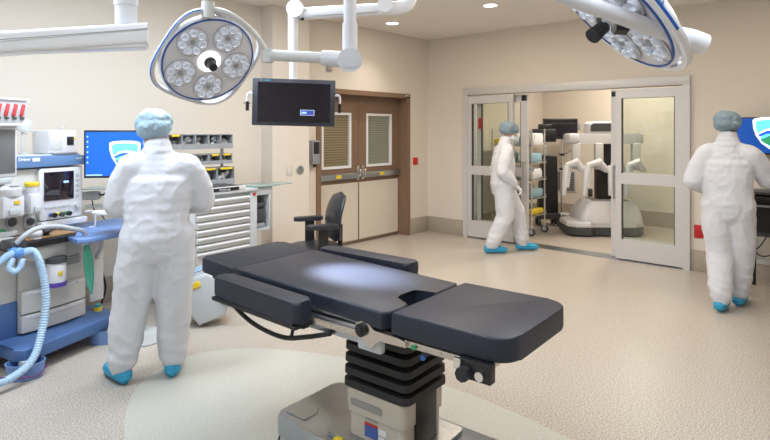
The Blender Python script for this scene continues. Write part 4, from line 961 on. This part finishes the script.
for li, z in enumerate(levels):
    for k in range(5):
        yel = z == .30 or (z == 1.36 and k > 2) or (z == .84 and k > 2)
        if z == .30 and k in (1, 3): yel = False
        hgt = rp.uniform(.12, .19) if not yel else .09
        b = pack_mesh(rp.random() * 50, rp.uniform(.32, .40), .118, hgt)
        m_ = M['yellow'] if yel else (M['pkg'] if (k + li) % 2 else M['pkgw'])
        o = b.obj('sterile_pack', m_); o.location = rk(rp.uniform(-.05, .0), -.26 + k * .142, z + .0065); o.rotation_euler = (0, 0, R(rp.uniform(-3, 3)))
        col_ = 'yellow' if yel else ('pale blue' if (k + li) % 2 else 'white')
        tag(o, '%s wrapped pack on the %s rack shelf, %s' % (col_, lv[z], poss[k]), 'pack', 'wrapped packs on the supply rack')
        if not yel:
            b = MB(); 
            for q in range(5):
                b.box(-.032, .032, -.002, .002, -.03, .04, .001, m=T(rp.uniform(-.16, -.10), rp.uniform(-.02, .02), hgt * rp.uniform(.45, 1.0)) @ RX(rp.uniform(-35, 35)) @ RZ(70 + rp.uniform(-40, 40)))
            b.obj('wrap_flap', M['pkgw'] if m_ is M['pkg'] else M['pkg'], o)
# far wall fittings
vg = thing('wall_vent', 'dark louvred vent grille low on the far room wall', 'vent', (9.9, 4.32, .66))
MB().box(-.012, 0, -.20, .20, -.20, .20, .003).obj('vent_frame', M['lgrey'], vg)
MB().box(-.014, -.010, -.17, .17, -.17, .17).obj('vent_back', M['dgrey'], vg)
b = MB()
for k in range(11): b.box(-.018, -.014, -.17, .17, -.165 + k * .031, -.15 + k * .031)
b.obj('vent_slats', M['mgrey'], vg)
ou = thing('wall_outlet', 'dark outlet on the far room wall behind the robot base', 'outlet', (9.9, 3.86, .48)); MB().box(-.012, 0, -.04, .04, -.07, .07, .003).obj('outlet_plate', M['dgrey'], ou); b = MB(); b.tube(spline([(-.02, 0, -.02), (-.05, .02, -.10), (-.04, .06, -.22)], 5), .008); b.obj('plug_cable', M['black'], ou)

# ------------------------------------------------------------------ people
def chain_blob(b, pts, radii, flat=None, step=.3):
    """dense chain of ellipsoids along pts with interpolated radii; merged later by a voxel remesh"""
    pts = [Vector(p) for p in pts]
    for i in range(len(pts) - 1):
        p, q = pts[i], pts[i + 1]; r0, r1 = radii[i], radii[i + 1]
        d = (q - p).length; t = 0.0
        b.cyl(p, q, r0 if not isinstance(r0, tuple) else min(r0) * .9, r1 if not isinstance(r1, tuple) else min(r1) * .9, n=16)
        n = max(1, int(d / (.02 if max(r0 if not isinstance(r0, tuple) else max(r0), .01) > .05 else .01) * .5)) if isinstance(r0, tuple) else 1
        for k in range(n + 1):
            f = k / n; c = p.lerp(q, f)
            if isinstance(r0, tuple): r = tuple(a + (c_ - a) * f for a, c_ in zip(r0, r1))
            else: r = r0 + (r1 - r0) * f
            b.ell(c, r, n=16)
def remeshed(b, name, material, parent, voxel, smooth_it=4, disp=None, smooth_f=.5):
    me = b.mesh(0); o = bpy.data.objects.new('tmp', me); COL.objects.link(o)
    md = o.modifiers.new('r', 'REMESH'); md.mode = 'VOXEL'; md.voxel_size = voxel; md.use_smooth_shade = True
    if smooth_it: s_ = o.modifiers.new('s', 'SMOOTH'); s_.iterations = smooth_it; s_.factor = smooth_f
    ev = o.evaluated_get(bpy.context.evaluated_depsgraph_get()); m2 = bpy.data.meshes.new_from_object(ev)
    bpy.data.objects.remove(o); bpy.data.meshes.remove(me)
    if disp:
        nn = [v.normal.copy() for v in m2.vertices]
        for v, n_ in zip(m2.vertices, nn): v.co += n_ * disp(v.co.copy(), n_)
    for p in m2.polygons: p.use_smooth = True
    m2.name = name; m2.materials.clear(); m2.materials.append(material)
    o = bpy.data.objects.new(name, m2); COL.objects.link(o)
    if parent is not None: o.parent = parent
    return o
def hand_into(b, wrist, d, palm_n, side, g=0.0, curl=35):
    """palm and five fingers; d points from wrist to knuckles, palm_n is the palm normal"""
    d = Vector(d).normalized(); n = Vector(palm_n); n = (n - d * n.dot(d)).normalized(); s = d.cross(n) * side   # s: towards the thumb
    W = Vector(wrist)
    for f in (0, .25, .5, .75, 1): 
        for e in (-.028, -.01, .01, .028): b.ell(W + d * (.02 + .065 * f) + s * e * (.7 + .35 * f), .0145 + g, n=10)
    for i, (off_, ln_) in enumerate(((.031, .070), (.011, .078), (-.010, .073), (-.030, .058))):
        p = W + d * .085 + s * off_; a = R(curl * .5 + i * 3); dirv = d; pts = [p]
        for j, fr_ in enumerate((.45, .32, .23)):
            dirv = (d * math.cos(a) + n * math.sin(a)); p = p + dirv * ln_ * fr_; pts.append(p); a += R(curl)
        for j in range(3): b.cyl(pts[j], pts[j + 1], .0088 + g - j * .0007, .0082 + g - j * .0007, n=10)
        for j in range(4): b.ell(pts[j], .0088 + g - j * .0006, n=10)
    p = W + d * .022 + s * .030; q = p + (d * .55 + s * .75 + n * .25).normalized() * .042; r_ = q + (d * .85 + s * .25 + n * .4).normalized() * .032
    b.cyl(p, q, .014 + g, .0105 + g, n=10); b.cyl(q, r_, .0105 + g, .009 + g, n=10); b.ell(p, .014 + g, n=10); b.ell(q, .0105 + g, n=10); b.ell(r_, .009 + g, n=10)
def person(label, loc, rot, P, skin, capm, hairm=None, seed=0.0):
    t = thing('person', label, 'person', loc, rot)
    V = Vector; L = {k: (V(v) if isinstance(v, tuple) else v) for k, v in P.items()}
    hc = L['head']; neck = L['neck']; pel = L['pelvis']; chest = L['chest']
    hy = R(L.get('head_yaw', 0)); hp = R(L.get('head_pitch', 0))
    HM = T(*hc) @ Matrix.Rotation(hy, 4, 'Z') @ Matrix.Rotation(-hp, 4, 'X')
    # --- body: one continuous surface
    b = MB()
    b.ell((0, -.008, .02), (.074, .092, .098), m=HM, n=24); b.ell((0, .012, -.04), (.058, .070, .075), m=HM, n=24)
    b.ell((0, .062, -.085), (.028, .026, .024), m=HM, n=12); b.ell((0, .088, -.028), (.014, .020, .018), m=HM, n=12); b.ell((0, .084, -.005), (.009, .012, .022), m=HM, n=12)
    for s in (-1, 1): b.ell((s * .076, -.005, -.018), (.010, .018, .030), m=HM, n=12); b.ell((s * .035, .068, -.03), (.022, .02, .02), m=HM, n=12)
    b.ell((0, .083, -.060), (.022, .010, .007), m=HM, n=12)
    chain_blob(b, [neck - V((0, 0, .05)), neck, hc + V((0, -.02, -.05))], [.056, .054, .052])
    chain_blob(b, [pel, pel.lerp(chest, .5), chest, neck - V((0, 0, .06))], [(.145, .10, .08), (.13, .09, .08), (.155, .10, .09), (.10, .075, .05)])
    for s, sd in ((-1, 'l'), (1, 'r')):
        sh, el, wr = L['sh' + sd], L['el' + sd], L['wr' + sd]; hip, kn, an = L['hip' + sd], L['kn' + sd], L['an' + sd]
        chain_blob(b, [chest + V((s * .08, 0, .06)), sh, el, wr], [.06, .052, .040, .026])
        hand_into(b, wr, L.get('hd' + sd, wr - el), L.get('pn' + sd, V((0, 0, -1))), -s if L.get('flip' + sd) else s, 0)
        chain_blob(b, [hip, kn, an], [.080, .055, .040]); fd = L['fd' + sd]
        chain_blob(b, [an, an + fd * -.03 + V((0, 0, -.045)), an + fd * .11 + V((0, 0, -.050)), an + fd * .16 + V((0, 0, -.055))], [.038, .032, .030, .022])
    remeshed(b, 'body', skin, t, .0065, 3)
    # eyes
    for s in (-1, 1): MB().ell((s * .031, .076, .002), (.012, .008, .007), m=HM, n=12).obj('eye', M['eye'], t)
    # --- coverall
    b = MB(); g = V((0, -.008, 0))
    up = L.get('coll', neck)
    tors = [pel + V((0, 0, -.10)), pel, pel.lerp(chest, .35), pel.lerp(chest, .7), chest, chest + V((0, 0, .07)), up + V((0, -.005, -.035)), up + V((0, .01, .060))]
    chain_blob(b, tors, [(.175, .135, .09), (.205, .155, .09), (.200, .150, .09), (.206, .150, .09), (.208, .142, .08), (.175, .118, .06), (.105, .092, .045), (.082, .080, .035)])
    for s, sd in ((-1, 'l'), (1, 'r')):
        sh, el, wr = L['sh' + sd], L['el' + sd], L['wr' + sd]; hip, kn, an = L['hip' + sd], L['kn' + sd], L['an' + sd]
        chain_blob(b, [up + V((s * .05, 0, -.06)), sh.lerp(up, .25) + V((0, 0, -.035)), sh + V((s * -.02, 0, -.03)), sh.lerp(el, .5), el, el.lerp(wr, .4), el.lerp(wr, .85), wr], [.06, .085, .090, .088, .084, .076, .056, .036])
        chain_blob(b, [hip + V((0, 0, .02)), hip.lerp(kn, .5), kn, kn.lerp(an, .35), kn.lerp(an, .6), kn.lerp(an, .68), kn.lerp(an, .82), kn.lerp(an, .88), an + V((0, 0, .01)), an + V((0, 0, -.015))],
                   [.132, .128, .112, .106, .099, .098, .090, .088, .068, .052])
    def wr_(p, n_):
        q = p * 1.0 + V((seed, 0, 0)); low = max(0, 1 - p.z / .9)
        cu = max(0, 1 - abs(p.z - .20) / .16)
        a = noise.noise(V((q.x * 5, q.y * 5, q.z * 4.5))); c = 1 - abs(noise.noise(V((q.x * 6 + q.z * 3, q.y * 5, q.z * 5 - q.x * 5)))) * 2.2
        e = 1 - abs(noise.noise(V((q.x * 9 - q.z * 4, q.y * 7, q.z * 6 + q.x * 4 + 9)))) * 2.2; d = noise.noise(V((q.x * 6, q.y * 6, q.z * 20 + q.x * 7)))
        return a * .007 + max(0, c) ** 2 * .004 + max(0, e) ** 3 * .004 + d * (.001 + .009 * cu)
    cv = remeshed(b, 'coverall', M['suit'], t, .010, 22, wr_)
    # --- cap
    b = MB(); b.ell((0, -.026, .048), (.113, .128, .082), m=HM, n=32); b.ell((0, -.045, .005), (.106, .105, .070), m=HM, n=32)
    HI = HM.inverted()
    def cp_(p, n_):
        l = HI @ p; a = math.atan2(l.x, l.y); e = max(0, 1 - abs(l.z - 0.0) / .09)
        return .0025 * math.sin(a * 30 + 6 * noise.noise(p * 12)) * e + .014 * noise.noise(p * 13 + V((seed, 0, 0))) + .006 * noise.noise(p * 35)
    remeshed(b, 'surgical_cap', capm, t, .006, 3, cp_)
    # mask over nose and mouth
    b = MB(); b.ell((0, .050, -.058), (.062, .060, .050), m=HM, n=24); mk = remeshed(b, 'face_mask', M['mask'], t, .006, 1)
    if hairm: b = MB(); b.ell((0, -.055, -.035), (.060, .045, .045), m=HM, n=20); b.obj('hair', hairm, t)
    for s, sd in ((-1, 'l'), (1, 'r')):
        an = L['an' + sd]; fd = L['fd' + sd]; z0 = -an.z
        b = MB(); wr = L['wr' + sd]; el = L['el' + sd]
        chain_blob(b, [wr.lerp(el, .12), wr], [.033, .031]); hand_into(b, wr, L.get('hd' + sd, wr - el), L.get('pn' + sd, V((0, 0, -1))), -s if L.get('flip' + sd) else s, .0022)
        remeshed(b, 'glove', M['glove'], t, .004, 2)
        b = MB(); tilt = L.get('tp' + sd, 0); u_ = V((0, 0, 1))
        chain_blob(b, [an + V((0, 0, .02)), an + V((0, 0, -.01)), an + fd * -.045 + u_ * -.042, an + fd * .06 + u_ * -.036, an + fd * .15 + u_ * -.048, an + fd * .19 + u_ * -.054], [.050, .056, .047, .052, .042, .032])
        def sc_(p, n_): return .005 * noise.noise(p * 30) + .003 * math.sin(p.z * 200)
        so = remeshed(b, 'shoe_cover', M['shoe'], t, .007, 2, sc_)
        # flat sole
        lowest = min(v.co.z for v in so.data.vertices)
        zt = L.get('floor' + sd, 0.0)
        for v in so.data.vertices:
            if v.co.z < zt + .004 and zt == 0: v.co.z = .004 + (v.co.z - .004) * .05
    return t
def D3(deg, up=0): return Vector((math.sin(R(deg)), math.cos(R(deg)), up))
# nearest person: back to the camera, legs apart, both forearms forward over the work surface
p1 = dict(head=(-.035, .06, 1.590), head_yaw=8, head_pitch=22, neck=(-.01, .0, 1.455), chest=(.0, .0, 1.27), pelvis=(-.02, -.03, .93),
          shl=(-.185, .0, 1.39), ell=(-.245, .05, 1.13), wrl=(-.22, .29, 1.07), shr=(.185, .0, 1.385), elr=(.262, .05, 1.13), wrr=(.15, .25, 1.07),
          hipl=(-.105, -.02, .90), knl=(-.165, .03, .50), anl=(-.225, .06, .095), fdl=D3(-28), hipr=(.085, -.02, .90), knr=(.085, .03, .49), anr=(.085, .06, .095), fdr=D3(12))
person('person in white coverall, blue cap and shoe covers, back turned, nearest at the left', (1.718, 3.448, 0), -26, p1, M['skin'], M['cap'], seed=1.0)
# walking person crossing in front of the left glass door, in profile facing right
p2 = dict(head=(.0, .085, 1.575), head_yaw=-6, head_pitch=20, neck=(.0, .02, 1.43), chest=(.0, .0, 1.23), pelvis=(.0, -.02, .90),
          shl=(-.17, .0, 1.35), ell=(-.22, -.04, 1.08), wrl=(-.20, .14, .92), shr=(.17, .0, 1.35), elr=(.22, -.07, 1.07), wrr=(.20, .10, .90),
          hipl=(-.085, .0, .87), knl=(-.09, .20, .50), anl=(-.08, .27, .10), fdl=D3(0), hipr=(.085, -.02, .87), knr=(.09, .0, .48), anr=(.08, -.19, .10), fdr=D3(0))
person('person in white coverall and grey cap walking past the open glass door', (6.50, 3.68, 0), -136, p2, M['skin'], M['capg'], seed=5.0)
# right person walking away towards the wall monitor
p3 = dict(head=(.0, .05, 1.64), head_yaw=-12, head_pitch=10, neck=(.0, .0, 1.50), chest=(.0, .0, 1.29), pelvis=(.0, -.01, .94),
          shl=(-.185, .0, 1.41), ell=(-.27, -.02, 1.13), wrl=(-.20, .20, 1.04), shr=(.19, .0, 1.40), elr=(.30, .10, 1.16), wrr=(.34, .33, 1.12),
          hipl=(-.08, .0, .91), knl=(-.06, .0, .50), anl=(-.045, -.14, .10), fdl=D3(10), hipr=(.085, .0, .91), knr=(.10, .07, .49), anr=(.085, .13, .10), fdr=D3(12))
person('person in white coverall and grey cap, back turned, beside the wall monitor at right', (5.80, 1.02, 0), -82, p3, M['skind'], M['capg'], seed=9.0)
